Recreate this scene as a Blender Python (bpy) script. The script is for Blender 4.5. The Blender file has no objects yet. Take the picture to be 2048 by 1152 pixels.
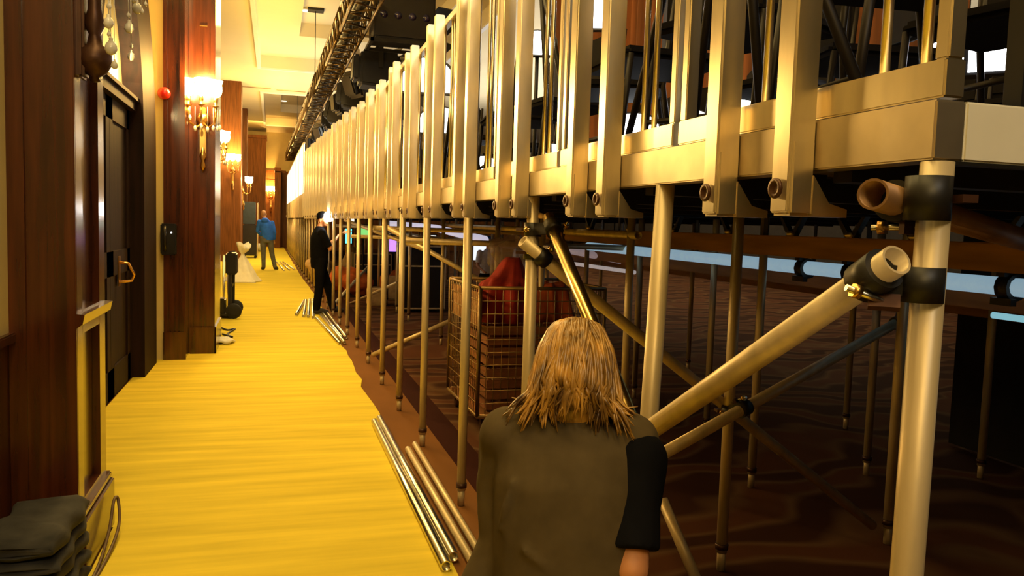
import bpy, bmesh, math, random
from mathutils import Vector, Matrix, Euler
random.seed(7)
C = bpy.context.scene.collection
V = Vector
PI = math.pi
# ---------------------------------------------------------------- camera (real pose: 1.5 m up, looking down a corridor along +Y)
RX = V((0.95827328, -0.28417936, 0.03089369))
DN = V((0.00769586, -0.08238813, -0.9965706))
FW = V((0.28575007, 0.95522473, -0.07676334))
EYE = V((0, 0, 1.5)); FL = 1600.0
cd = bpy.data.cameras.new('camera'); cam = bpy.data.objects.new('camera', cd); C.objects.link(cam)
m = Matrix((RX, -DN, -FW)).transposed().to_4x4(); m.translation = EYE
cam.matrix_world = m
cd.sensor_width = 36; cd.lens = FL / 2048 * 36; cd.clip_start = .05; cd.clip_end = 200
bpy.context.scene.camera = cam

def at(px, py, X=None, Y=None, Z=None):
    """place in the room seen at a photo pixel, on the plane X=, Y= or Z="""
    d = RX * (px - 1024) + DN * (py - 576) + FW * FL
    t = X / d.x if X is not None else (Y / d.y if Y is not None else (Z - EYE.z) / d.z)
    return EYE + d * t

# ---------------------------------------------------------------- materials
MATS = {}
def nn(nt, typ, **kw):
    n = nt.nodes.new(typ)
    for k, v in kw.items(): setattr(n, k, v)
    return n
def mat(name, col, rough=.5, metal=0., var=.25, scale=(8, 8, 8), bump=0., coat=0., spec=.5, detail=4, col2=None, sheen=0., trans=0., alpha=1.):
    if name in MATS: return MATS[name]
    M = bpy.data.materials.new(name); M.use_nodes = True; nt = M.node_tree; L = nt.links
    b = nt.nodes['Principled BSDF']
    tc = nn(nt, 'ShaderNodeTexCoord'); mp = nn(nt, 'ShaderNodeMapping'); mp.inputs['Scale'].default_value = scale
    L.new(tc.outputs['Object'], mp.inputs['Vector'])
    nz = nn(nt, 'ShaderNodeTexNoise'); nz.inputs['Scale'].default_value = 1; nz.inputs['Detail'].default_value = detail
    L.new(mp.outputs[0], nz.inputs['Vector'])
    rp = nn(nt, 'ShaderNodeValToRGB')
    c2 = col2 or tuple(min(1, c * (1 + var)) for c in col)
    c1 = tuple(c * (1 - var) for c in col)
    rp.color_ramp.elements[0].position = .3; rp.color_ramp.elements[0].color = (*c1, 1)
    rp.color_ramp.elements[1].position = .7; rp.color_ramp.elements[1].color = (*c2, 1)
    L.new(nz.outputs['Fac'], rp.inputs[0]); L.new(rp.outputs[0], b.inputs['Base Color'])
    b.inputs['Roughness'].default_value = rough; b.inputs['Metallic'].default_value = metal
    b.inputs['Coat Weight'].default_value = coat; b.inputs['Coat Roughness'].default_value = .12
    b.inputs['Specular IOR Level'].default_value = spec
    b.inputs['Sheen Weight'].default_value = sheen
    b.inputs['Transmission Weight'].default_value = trans; b.inputs['Alpha'].default_value = alpha
    if bump:
        bp = nn(nt, 'ShaderNodeBump'); bp.inputs['Strength'].default_value = bump; bp.inputs['Distance'].default_value = .01
        L.new(nz.outputs['Fac'], bp.inputs['Height']); L.new(bp.outputs[0], b.inputs['Normal'])
    MATS[name] = M
    return M
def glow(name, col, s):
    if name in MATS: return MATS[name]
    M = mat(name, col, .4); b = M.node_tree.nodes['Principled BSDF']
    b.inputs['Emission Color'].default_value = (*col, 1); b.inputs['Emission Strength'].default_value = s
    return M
WOOD = mat('mahogany', (.060, .014, .004), .38, var=.55, scale=(22, 22, 1.6), coat=.35, bump=.05)
WOODL = mat('mahogany_varnished', (.065, .015, .004), .25, var=.5, scale=(22, 22, 1.6), coat=.6)
WOODB = mat('timber_beam', (.30, .13, .035), .6, var=.3, scale=(20, 2, 20))
CREAM = mat('cream_plaster', (.62, .50, .22), .8, var=.08, scale=(2, 2, 2))
WHITE = mat('ceiling_plaster', (.80, .70, .47), .85, var=.04, scale=(.8, .8, .8))
ALU = mat('aluminium', (.84, .74, .53), .28, .95, var=.2, scale=(9, 9, 2.2), bump=.03)
ALUB = mat('aluminium_beam', (.72, .62, .44), .42, 1., var=.22, scale=(5, 5, 5), bump=.03)
GALV = mat('galvanised_steel', (.56, .45, .27), .42, .35, var=.16, scale=(20, 20, 4), bump=.04)
SILV = mat('bright_tube', (.82, .78, .66), .25, 1., var=.1, scale=(20, 20, 5))
BLK = mat('black_steel', (.012, .011, .010), .45, .2, var=.3)
BLKM = mat('black_paint', (.010, .009, .010), .35, var=.3)
HOLE = mat('tube_inside', (.12, .09, .05), .7, .3, var=.3)
BRASS = mat('brass', (.62, .38, .12), .3, 1., var=.2)
BRONZ = mat('bronze', (.07, .03, .018), .4, .5, var=.3)
CRYST = mat('crystal', (.75, .74, .72), .12, .0, var=.1, coat=.6)
BULB = glow('lit_glass', (1., .70, .26), 60.)
WOODE = mat('brown_wood', (.17, .062, .014), .65, var=.35, scale=(22, 22, 1.6), spec=.25)
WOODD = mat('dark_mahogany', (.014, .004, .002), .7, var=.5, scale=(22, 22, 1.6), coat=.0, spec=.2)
LENSW = glow('white_light', (.95, .97, 1.), 9.)
PLY = mat('deck_plywood', (.06, .045, .03), .7, var=.3)
RUBB = mat('rubber', (.015, .014, .013), .8, var=.2)
# carpet runner: fine stripes across the corridor
def carpet_mat():
    M = mat('gold_carpet', (.66, .52, .05), .95, var=.16, scale=(.9, 9, 1), spec=.1, bump=.06, detail=8)
    return M
RUN = carpet_mat()
def floor_mat():
    M = bpy.data.materials.new('patterned_carpet'); M.use_nodes = True; nt = M.node_tree; L = nt.links
    b = nt.nodes['Principled BSDF']; b.inputs['Roughness'].default_value = .95; b.inputs['Specular IOR Level'].default_value = .1
    tc = nn(nt, 'ShaderNodeTexCoord'); sp = nn(nt, 'ShaderNodeSeparateXYZ'); L.new(tc.outputs['Object'], sp.inputs[0])
    wv = nn(nt, 'ShaderNodeTexWave'); wv.wave_type = 'RINGS'; wv.inputs['Scale'].default_value = .45; wv.inputs['Distortion'].default_value = 14; wv.inputs['Detail'].default_value = 2; wv.inputs['Detail Scale'].default_value = 1.4
    L.new(tc.outputs['Object'], wv.inputs['Vector'])
    r1 = nn(nt, 'ShaderNodeValToRGB'); e = r1.color_ramp.elements
    e[0].position = .2; e[0].color = (.06, .022, .011, 1); e[1].position = .55; e[1].color = (.17, .09, .042, 1)
    x = e.new(.85); x.color = (.12, .045, .02, 1)
    L.new(wv.outputs['Fac'], r1.inputs[0])
    r2 = nn(nt, 'ShaderNodeValToRGB'); r2.color_ramp.interpolation = 'CONSTANT'; e = r2.color_ramp.elements
    e[0].position = 0; e[0].color = (0, 0, 0, 1); e[1].position = .5; e[1].color = (1, 1, 1, 1)
    mr = nn(nt, 'ShaderNodeMapRange'); mr.inputs['From Min'].default_value = .3; mr.inputs['From Max'].default_value = 2.3
    L.new(sp.outputs['X'], mr.inputs[0]); L.new(mr.outputs[0], r2.inputs[0])
    r3 = nn(nt, 'ShaderNodeValToRGB'); r3.color_ramp.interpolation = 'CONSTANT'; e = r3.color_ramp.elements
    e[0].position = 0; e[0].color = (.20, .085, .025, 1); e[1].position = .4; e[1].color = (.035, .006, .004, 1)
    L.new(mr.outputs[0], r3.inputs[0])
    mx = nn(nt, 'ShaderNodeMixRGB'); L.new(r2.outputs[0], mx.inputs[0]); L.new(r3.outputs[0], mx.inputs[1]); L.new(r1.outputs[0], mx.inputs[2])
    nz = nn(nt, 'ShaderNodeTexNoise'); nz.inputs['Scale'].default_value = 60
    mu = nn(nt, 'ShaderNodeMixRGB', blend_type='MULTIPLY'); mu.inputs[0].default_value = .4
    L.new(mx.outputs[0], mu.inputs[1]); L.new(nz.outputs['Fac'], mu.inputs[2]); L.new(mu.outputs[0], b.inputs['Base Color'])
    return M
FLOORM = floor_mat()

# ---------------------------------------------------------------- mesh helpers
def frame(d, up=None):
    d = d.normalized(); u = up or (V((0, 0, 1)) if abs(d.z) < .95 else V((0, 1, 0)))
    s = d.cross(u).normalized(); u = s.cross(d).normalized()
    return s, u, d
class MB:
    def __init__(s): s.b = bmesh.new()
    def face(s, vs):
        try: return s.b.faces.new(vs)
        except ValueError: return None
    def box(s, x0, x1, y0, y1, z0, z1, bev=0):
        v = [s.b.verts.new((x, y, z)) for x in (x0, x1) for y in (y0, y1) for z in (z0, z1)]
        fs = [s.face([v[i] for i in q]) for q in ((0, 1, 3, 2), (4, 6, 7, 5), (0, 4, 5, 1), (2, 3, 7, 6), (0, 2, 6, 4), (1, 5, 7, 3))]
        if bev:
            es = list({e for f in fs for e in f.edges})
            bmesh.ops.bevel(s.b, geom=es, offset=bev, segments=2, affect='EDGES')
        return s
    def bar(s, p0, p1, w, h, up=None):
        p0, p1 = V(p0), V(p1); a, u, d = frame(p1 - p0, V(up) if up else None)
        v = [s.b.verts.new(p + a * i * w / 2 + u * j * h / 2) for p in (p0, p1) for i, j in ((-1, -1), (1, -1), (1, 1), (-1, 1))]
        for q in ((3, 2, 1, 0), (4, 5, 6, 7), (0, 1, 5, 4), (1, 2, 6, 5), (2, 3, 7, 6), (3, 0, 4, 7)): s.face([v[i] for i in q])
        return s
    def path(s, pts, r, seg=10, caps=True, hollow=0.):
        pts = [V(p) for p in pts]; n = len(pts); rs = r if isinstance(r, (list, tuple)) else [r] * n
        rings = []; pa = None
        for i, p in enumerate(pts):
            d = (pts[min(i + 1, n - 1)] - pts[max(i - 1, 0)])
            if d.length < 1e-9: d = V((0, 0, 1))
            if pa is None: a, u, _ = frame(d)
            else:
                d = d.normalized(); a = (pa - d * pa.dot(d)); a = a.normalized() if a.length > 1e-6 else frame(d)[0]; u = a.cross(d) * -1
            pa = a; u = d.normalized().cross(a)
            rings.append([s.b.verts.new(p + (a * math.cos(t) + u * math.sin(t)) * rs[i]) for t in [2 * PI * k / seg for k in range(seg)]])
        for A, B in zip(rings, rings[1:]):
            for k in range(seg):
                f = s.face([A[k], A[(k + 1) % seg], B[(k + 1) % seg], B[k]])
                if f: f.smooth = True
        if hollow:
            for ring, p, q in ((rings[0], pts[0], pts[1]), (rings[-1], pts[-1], pts[-2])):
                d = (q - p).normalized()
                inn = [s.b.verts.new(p + (v.co - p) * hollow) for v in ring]
                dep = [s.b.verts.new(v.co + d * .12) for v in inn]
                for k in range(seg):
                    k2 = (k + 1) % seg
                    s.face([ring[k], ring[k2], inn[k2], inn[k]]); f = s.face([inn[k], inn[k2], dep[k2], dep[k]])
                    if f: f.smooth = True
                s.face(dep)
        elif caps: s.face(rings[0][::-1]); s.face(rings[-1])
        return s
    def tube(s, p0, p1, r, seg=14, hollow=0., r1=None):
        return s.path([p0, p1], [r, r if r1 is None else r1], seg, True, hollow)
    def lathe(s, prof, c=(0, 0, 0), seg=16, axis=(0, 0, 1)):
        c = V(c); a, u, d = frame(V(axis)); rings = []
        for r, h in prof:
            if r < 1e-5: rings.append([s.b.verts.new(c + d * h)])
            else: rings.append([s.b.verts.new(c + d * h + (a * math.cos(2 * PI * k / seg) + u * math.sin(2 * PI * k / seg)) * r) for k in range(seg)])
        for A, B in zip(rings, rings[1:]):
            for k in range(seg):
                k2 = (k + 1) % seg
                vs = [A[k % len(A)], A[k2 % len(A)], B[k2 % len(B)], B[k % len(B)]]
                u_ = []
                for v in vs:
                    if v not in u_: u_.append(v)
                if len(u_) > 2:
                    f = s.face(u_)
                    if f: f.smooth = True
        if len(rings[0]) > 1: s.face(rings[0][::-1])
        if len(rings[-1]) > 1: s.face(rings[-1])
        return s
    def ball(s, c, r, seg=12, rot=None):
        r = V(r) if hasattr(r, '__len__') else V((r, r, r))
        M = Matrix.Translation(V(c)) @ (rot.to_matrix().to_4x4() if rot else Matrix()) @ Matrix.Diagonal((*r, 1))
        ret = bmesh.ops.create_uvsphere(s.b, u_segments=seg, v_segments=max(6, seg * 2 // 3), radius=1, matrix=M)
        for v in ret['verts']:
            for f in v.link_faces: f.smooth = True
        return s
    def prism(s, pts, d):
        d = V(d); A = [s.b.verts.new(V(p)) for p in pts]; B = [s.b.verts.new(V(p) + d) for p in pts]; n = len(A)
        s.face(A[::-1]); s.face(B)
        for k in range(n): s.face([A[k], A[(k + 1) % n], B[(k + 1) % n], B[k]])
        return s
    def quad(s, *pts): s.face([s.b.verts.new(V(p)) for p in pts]); return s
    def loft(s, rings, seg=20):
        """rings: (x, y, z, rx, ry) horizontal ellipses"""
        rr = [[s.b.verts.new((x + rx * math.cos(2 * PI * k / seg), y + ry * math.sin(2 * PI * k / seg), z)) for k in range(seg)] for x, y, z, rx, ry in rings]
        for A, B in zip(rr, rr[1:]):
            for k in range(seg): s.face([A[k], A[(k + 1) % seg], B[(k + 1) % seg], B[k]])
        s.face(rr[0][::-1]); s.face(rr[-1]); return s
    def mesh(s, name):
        bmesh.ops.recalc_face_normals(s.b, faces=s.b.faces)
        me = bpy.data.meshes.new(name); s.b.to_mesh(me); s.b.free(); return me
    def build(s, name, m, parent=None):
        me = s.mesh(name); me.materials.append(m); return link(name, me, parent)
def link(name, me, parent=None, loc=None):
    o = bpy.data.objects.new(name, me); C.objects.link(o)
    if parent: o.parent = parent
    if loc: o.location = loc
    return o
def tag(o, label=None, cat=None, group=None, kind=None):
    if label: o['label'] = label
    if cat: o['category'] = cat
    if group: o['group'] = group
    if kind: o['kind'] = kind
    return o
def thing(name, label, cat, loc=(0, 0, 0), rz=0, group=None):
    o = bpy.data.objects.new(name, None); C.objects.link(o); o.empty_display_size = .1
    o.location = loc; o.rotation_euler = (0, 0, rz); return tag(o, label, cat, group)
def struct(o): o['kind'] = 'structure'; return o
def dup(o, loc, rz=None, label=None, group=None, scale=None):
    r = o.copy(); C.objects.link(r); r.location = loc
    if rz is not None: r.rotation_euler = (0, 0, rz)
    if label: r['label'] = label
    if group: r['group'] = group
    if scale: r.scale = (scale,) * 3
    for ch in list(o.children):
        c = ch.copy(); C.objects.link(c); c.parent = r
        for g in list(ch.children):
            d = g.copy(); C.objects.link(d); d.parent = c
    return r
def part(mb, name, m, root):
    """part authored in world coordinates under a root that is only translated"""
    bmesh.ops.translate(mb.b, verts=mb.b.verts, vec=-V(root.location)); return mb.build(name, m, root)
def single(mb, name, m, label, cat, base, group=None):
    base = V(base); bmesh.ops.translate(mb.b, verts=mb.b.verts, vec=-base)
    o = mb.build(name, m); o.location = base; return tag(o, label, cat, group)
ORD = ['first', 'second', 'third', 'fourth', 'fifth', 'sixth', 'seventh', 'eighth', 'ninth', 'tenth', 'eleventh', 'twelfth', 'thirteenth', 'fourteenth', 'fifteenth', 'sixteenth', 'seventeenth', 'eighteenth', 'nineteenth']
def ordn(i):
    if i <= 19: return ORD[i - 1]
    T = {2: 'twent', 3: 'thirt', 4: 'fort', 5: 'fift'}[i // 10]
    return T + 'ieth' if i % 10 == 0 else T + 'y-' + ORD[i % 10 - 1]

def edgeX(y):
    """outer line of the stage: straight, then drifting towards the aisle further off"""
    if y < 9: return .96
    if y < 22: return .96 - .22 * (y - 9) / 13
    return .74 - .17 * (y - 22) / 20
ZC = 6.1; YE = 45.0

exec_parts = []
# ================================================================ SETTING
def setting():
    struct(MB().box(-2.2, 15, -3, YE + .3, -.1, 0).build('floor', FLOORM))
    # gold corridor carpet
    mb = MB(); L = []; Rr = []; y = -1.5; rnd = random.Random(3)
    while y < YE - .05:
        L.append((-.955 if y < 3.3 else -.725 if y < 4.25 else -1.235 if y < 10.25 else -1.88, y)); e = .765 if y < 5.6 else min(.80, edgeX(y) - .04)
        Rr.append((e + (rnd.uniform(-.035, .02) if 5.8 < y < 12 else rnd.uniform(-.008, .008)), y)); y += .35
    top = [(mb.b.verts.new((a[0], a[1], .008)), mb.b.verts.new((b[0], b[1], .008)), mb.b.verts.new((b[0], b[1], .0)), mb.b.verts.new((a[0], a[1], 0))) for a, b in zip(L, Rr)]
    for A, B in zip(top, top[1:]):
        for i in range(3): mb.face([A[i], A[i + 1], B[i + 1], B[i]])
    mb.face(top[0]); mb.face(top[-1])
    o = mb.build('corridor_carpet', RUN); tag(o, 'gold striped carpet running down the length of the corridor', 'carpet')
    # ceiling with two stepped coffers
    mb = MB(); xl, xr = -.42, 4.6; z1, z2 = ZC + .36, ZC + .72
    cof = [(11.5, 26.0, .62, 3.9, 13, 22.9), (31.0, 41.6, .25, 3.9, 32.4, 39.2)]
    def rect(x0, x1, y0, y1, z): mb.quad((x0, y0, z), (x1, y0, z), (x1, y1, z), (x0, y1, z))
    rect(-2.2, xl, -3, YE + .3, ZC); rect(xr, 15, -3, YE + .3, ZC)
    ys = [-3]
    for c in cof: ys += [c[0], c[1]]
    ys.append(YE + .3)
    for a, b in zip(ys[::2], ys[1::2]): rect(xl, xr, a, b, ZC)
    def well(x0, x1, y0, y1, za, zb):
        mb.quad((x0, y0, za), (x1, y0, za), (x1, y0, zb), (x0, y0, zb)); mb.quad((x0, y1, za), (x1, y1, za), (x1, y1, zb), (x0, y1, zb))
        mb.quad((x0, y0, za), (x0, y1, za), (x0, y1, zb), (x0, y0, zb)); mb.quad((x1, y0, za), (x1, y1, za), (x1, y1, zb), (x1, y0, zb))
    for y0, y1, ix0, ix1, iy0, iy1 in cof:
        well(xl, xr, y0, y1, ZC, z1)
        rect(xl, ix0, y0, y1, z1); rect(ix1, xr, y0, y1, z1); rect(ix0, ix1, y0, iy0, z1); rect(ix0, ix1, iy1, y1, z1)
        well(ix0, ix1, iy0, iy1, z1, z2); rect(ix0, ix1, iy0, iy1, z2)
        # white edge moulding
    struct(mb.build('ceiling', WHITE))
    mb = MB()
    TW = mat('white_trim', (.82, .80, .76), .6, var=.03)
    for y0, y1, *_ in cof:
        for (a, b, c, d) in ((xl - .10, xl, y0 - .1, y1 + .1), (xl, xr, y0 - .1, y0), (xl, xr, y1, y1 + .1), (xr, xr + .1, y0 - .1, y1 + .1)):
            mb.box(a, b, c, d, ZC - .05, ZC - .001)
    struct(mb.build('trim_1', TW))
    # outer walls
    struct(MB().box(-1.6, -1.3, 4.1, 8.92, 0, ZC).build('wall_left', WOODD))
    struct(MB().box(-2.2, -1.9, 8.92, YE, 0, 3.6).build('wall_left_far', WOOD)); struct(MB().box(-2.19, -1.905, 8.92, YE, 3.6, ZC).build('wall_left_far_upper', CREAM))
    struct(MB().box(-1.9, -1.085, 8.915, 8.95, 0, ZC).build('wall_left_return', CREAM))
    mb = MB().box(-1.3, -1.0, -3, 3.6, 1.02, ZC); struct(mb.build('wall_left_near', CREAM))
    mb = MB().box(-1.3, -1.005, -3, 3.6, 0, .98).box(-1.3, -.975, -3, 3.58, .98, 1.02, .006); struct(mb.build('wall_left_wainscot', WOOD))
    struct(MB().box(-1.3, -.985, -3, 3.55, 0, .14).build('baseboard_left', WOOD))
    struct(MB().box(-2.2, 15, YE, YE + .2, 0, 4.05).build('wall_end', WOODE))
    struct(MB().box(-2.2, 15, YE + .001, YE + .19, 4.05, ZC).build('wall_end_upper', CREAM))
    mb = MB().box(-1.3, .6, YE - .06, YE, 3.95, 4.1).box(-1.3, .6, YE - .04, YE, 3.55, 3.6); struct(mb.build('trim_2', WOODE))
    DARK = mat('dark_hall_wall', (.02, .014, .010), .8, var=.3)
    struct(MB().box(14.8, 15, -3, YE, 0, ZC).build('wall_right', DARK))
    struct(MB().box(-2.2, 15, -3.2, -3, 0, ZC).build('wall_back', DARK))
    # near pilaster with a sunk panel on the corridor side
    mb = MB()
    x0, x1, y0, y1 = -1.3, -.76, 3.58, 4.14
    mb.box(x0, x1 - .03, y0, y1, 0, ZC)
    mb.box(x1 - .03, x1, y0, y0 + .10, 0, ZC, .004).box(x1 - .03, x1, y1 - .13, y1, 0, ZC, .004)
    for za, zb in ((0, .30), (1.0, 1.10), (4.4, 4.6)): mb.box(x1 - .03, x1, y0 + .10, y1 - .13, za, zb)
    # layered front face (faces the camera): two flat steps
    mb.box(x0 + .3, x0 + .36, y0 - .012, y0, 0, ZC).box(x1 - .10, x1 - .0, y0 - .015, y0, 0, ZC, .004)
    struct(mb.build('trim_3', WOODL))
    mb = MB().box(x1 - .015, x1 + .02, y0 - .02, y1 + .02, .24, .27, .006).box(x1 - .015, x1 + .03, y0 - .03, y1 + .03, 0, .235, .006)
    mb.box(x0 + .28, x1, y0 - .03, y0, 0, .235)
    mb.prism([(x1 - .02, y0 - .01, 1.02), (x1 + .022, y0 - .01, 1.05), (x1 + .03, y0 - .01, 1.09), (x1 - .02, y0 - .01, 1.095)], (0, y1 - y0 + .02, 0))
    struct(mb.build('baseboard_near_pilaster', WOODL))
    # second pilaster: stepped
    mb = MB().box(-1.085, -.88, 8.92, 10.2, 0, ZC).box(-1.9, -.615, 9.3, 10.2, 0, ZC, .005)
    mb.box(-.93, -.88, 8.90, 8.92, 0, ZC).box(-1.085, -1.05, 8.9, 8.92, 0, ZC).box(-.66, -.615, 9.285, 9.3, 0, ZC).box(-.878, -.84, 9.285, 9.3, 0, ZC)
    mb.box(-1.09, -.87, 8.88, 8.9, 0, .3, .005).box(-.87, -.60, 9.26, 9.29, 0, .3, .005).box(-.615, -.6, 9.26, 10.2, 0, .3)
    struct(mb.build('trim_4', WOODL))
    # further pilasters
    for i, (y, xe) in enumerate(((15.6, -1.15), (29.0, -1.10), (36.0, -1.12))):
        mb = MB().box(-1.9, xe, y, y + 1.0, 0, ZC).box(-1.9, xe + .02, y - .02, y + 1.02, 0, .35)
        mb.box(xe - .06, xe + .008, y - .015, y + 1.01, .35, ZC)
        struct(mb.build('trim_%d' % (5 + i), WOODE))
    mb = MB().box(-1.3, -.42, 43.4, YE, 0, 5.75).box(-1.32, -.38, 43.3, YE, 5.6, 5.75); struct(mb.build('trim_9', WOODE))
    mb = MB().box(.02, .32, 43, YE, 0, 4.1).box(0, .34, 42.9, YE, 3.95, 4.12); struct(mb.build('trim_10', WOODE))
    # arched door portal in the left wall
    cx, hy, sp, rise = 7.0, 1.72, 2.15, 1.9
    def arch(hw, top, n=24): return [(cx + hw * math.cos(PI * k / n), sp + top * math.sin(PI * k / n)) for k in range(n + 1)]
    o_ = [(cx + hy, 0)] + arch(hy, rise) + [(cx - hy, 0)]; i_ = [(cx + .95, 0)] + arch(.95, 1.35) + [(cx - .95, 0)]
    mb = MB()
    xa, xb = -1.30, -1.13
    vo = [[mb.b.verts.new((x, p[0], p[1])) for p in o_] for x in (xa, xb)]; vi = [[mb.b.verts.new((x, p[0], p[1])) for p in i_] for x in (xa, xb)]
    for k in range(len(o_) - 1):
        mb.face([vo[1][k], vo[1][k + 1], vi[1][k + 1], vi[1][k]]); mb.face([vo[0][k], vo[0][k + 1], vo[1][k + 1], vo[1][k]]); mb.face([vi[0][k], vi[0][k + 1], vi[1][k + 1], vi[1][k]])
    pr = [(cx + hy - .0, 0)] + arch(hy - .06, rise - .06) + [(cx - hy, 0)]
    struct(mb.build('trim_11', WOODD))
    struct(MB().box(-1.31, -1.297, 8.6, 8.915, 0, ZC).box(-1.31, -1.295, 4.2, 8.6, 2.535, ZC).build('wall_left_alcove', CREAM))
    d = thing('door_1', None, None, (-1.3, 7.0, 0)); struct(d)
    mb = MB()
    for s in (-1, 1):
        ya, yb = (6.09, 6.995) if s < 0 else (7.005, 7.91)
        mb.box(-1.3, -1.262, ya, yb, .01, 2.42)
        for za, zb in ((.01, .25), (1.0, 1.2), (2.25, 2.42)): mb.box(-1.262, -1.245, ya, yb, za, zb)
        mb.box(-1.262, -1.245, ya, ya + .13, .01, 2.42).box(-1.262, -1.245, yb - .13, yb, .01, 2.42)
    part(mb, 'door_panel', WOODD, d)
    part(MB().box(-1.3, -1.19, 6.06, 7.94, 2.42, 2.50).box(-1.3, -1.16, 6.06, 7.94, 2.50, 2.53), 'transom', WOODD, d)
    h = MB().path([(-1.245, 7.36, 1.1), (-1.17, 7.36, 1.09), (-1.14, 7.45, .99), (-1.16, 7.45, .94), (-1.245, 7.38, .93)], .012, 8).box(-1.247, -1.238, 7.33, 7.41, .9, 1.15)
    part(h, 'door_handle', BRASS, d)
    # hall side: brown curtain hangs as a thing, a dark sheet stands for the dim hall
setting()

# ================================================================ STAGE
def stage():
    zb, zt = 1.62, 1.71
    # platforms
    ys = [.985 + 2.1 * k for k in range(20)]
    for k, (a, b) in enumerate(zip(ys, ys[1:])):
        xm = edgeX((a + b) / 2); t = thing('stage_platform', ('near corner stage platform with bright metal edge beam' if k == 0 else ordn(k + 1) + ' stage platform along the edge counting from the near corner'), 'platform', (xm, a, zb), -math.atan2(edgeX(a) - edgeX(b), -(a - b)) * -1 if a > 9 else 0, 'platforms of the raised stage')
        Ln = b - a
        mb = MB().box(-.012, .045, 0, Ln - .004, 0, zt - zb, .003); mb.build('edge_beam', ALUB, t)
        MB().box(.046, 4.6, .02, Ln - .002, .055, .083).build('deck_board', PLY, t)
        for j in range(3):
            MB().box(.05, 4.6, .25 + j * .8, .30 + j * .8, -.02, .05).build('cross_beam', BLK, t)
        if k == 0:
            MB().box(.046, 4.6, 0, .018, 0, zt - zb, .003).build('end_beam', mat('aluminium_end_lit', (.80, .78, .70), .6, .15, var=.1, scale=(3, 3, 3)), t)  # paler, cooler end face: the light on it is put into the colour
            MB().box(.02, .5, .0, .02, -.006, -.0005).build('end_lip', BLK, t)
    # railing panels
    cache = {}
    def cm(key, fn, m):
        if key not in cache:
            me = fn().mesh(key[0]); me.materials.append(m); cache[key] = me
        return cache[key]
    n = 23; pitch = .858; y = .985
    ext = lambda yy: 2.72 if yy < 5 else 2.72 + (yy - 5) * .031 if yy < 26 else 3.37
    for k in range(n):
        y0 = y + k * pitch; Lp = pitch - .03; zt2 = round((ext(y0) - 1.71) / .05) * .05
        e0, e1 = edgeX(y0), edgeX(y0 + Lp)
        t = thing('guard_railing', 'near end aluminium guard railing panel by the stage corner' if k == 0 else ordn(k + 1) + ' aluminium guard railing panel from the stage corner', 'railing', (e0, y0, 1.71), math.atan2(e0 - e1, Lp), 'guard railing panels along the stage edge')
        h = zt2
        add = lambda nm, key, fn, m, loc: link(nm, cm((nm,) + key, fn, m), t, loc)
        add('bottom_rail', (), lambda: MB().box(.0, .04, 0, Lp, 0.004, .062, .003), ALU, (0, 0, 0))
        add('top_rail', (), lambda: MB().box(.0, .04, 0, Lp, -.04, 0, .003), ALU, (0, 0, h))
        for yy in (0.0, Lp - .028): add('end_upright', (h,), lambda: MB().box(.004, .036, 0, .028, .062, h - .04, .003), ALU, (0, yy, 0))
        for yy in (.145, .21, .42, .49) if k else (.06, .15, .42, .49, ):
            add('baluster', (h,), lambda: MB().tube((.02, 0, .06), (.02, 0, h - .04), .0085, 8), ALU, (0, yy, 0))
        if k == 0: add('baluster', (h,), lambda: 0, ALU, (0, .70, 0))
        for yy in (.30, .55):
            def post():
                m_ = MB().box(-.068, -.014, -.027, .027, -.17, h + .005, .004)
                m_.box(-.066, -.015, -.031, .029, -.175, -.035, .006)
                m_.prism([(-.016, -.03, -.175), (.06, -.03, -.175), (.06, -.03, -.160), (.02, -.03, -.150), (-.016, -.03, -.10)], (0, .06, 0))
                return m_
            p = add('post', (h,), post, ALU, (0, yy, 0))
            bm_ = cm(('bolt',), lambda: MB().lathe([(.019, 0), (.019, .006), (.012, .006), (.010, .001), (0, .001)], (-.073, 0, -.125), 12, (-1, 0, 0)), BRONZ)
            link('bolt', bm_, p)
            if k < 24:
                cb = cm(('clamp_block',), lambda: MB().box(.01, .075, .05, .10, -.155, -.091), BLK); link('clamp_block', cb, p)
    # end guard frame (across the end, its shadow painted on as black)
    t = thing('end_guard_frame', 'guard frame with its shadow painted black across the near end of the stage', 'railing', (1.16, 1.03, 1.704))
    a = MB().box(0, 1.8, 0, .035, .0, .055); a.build('bottom_rail', BLK, t); MB().box(0, 1.8, 0, .035, 1, 1.04).build('top_rail', BLK, t)
    for x in (0, .42, .9, 1.4, 1.765): MB().box(x, x + .035, 0, .035, .055, 1).build('upright', BLK, t)
stage()

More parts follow.
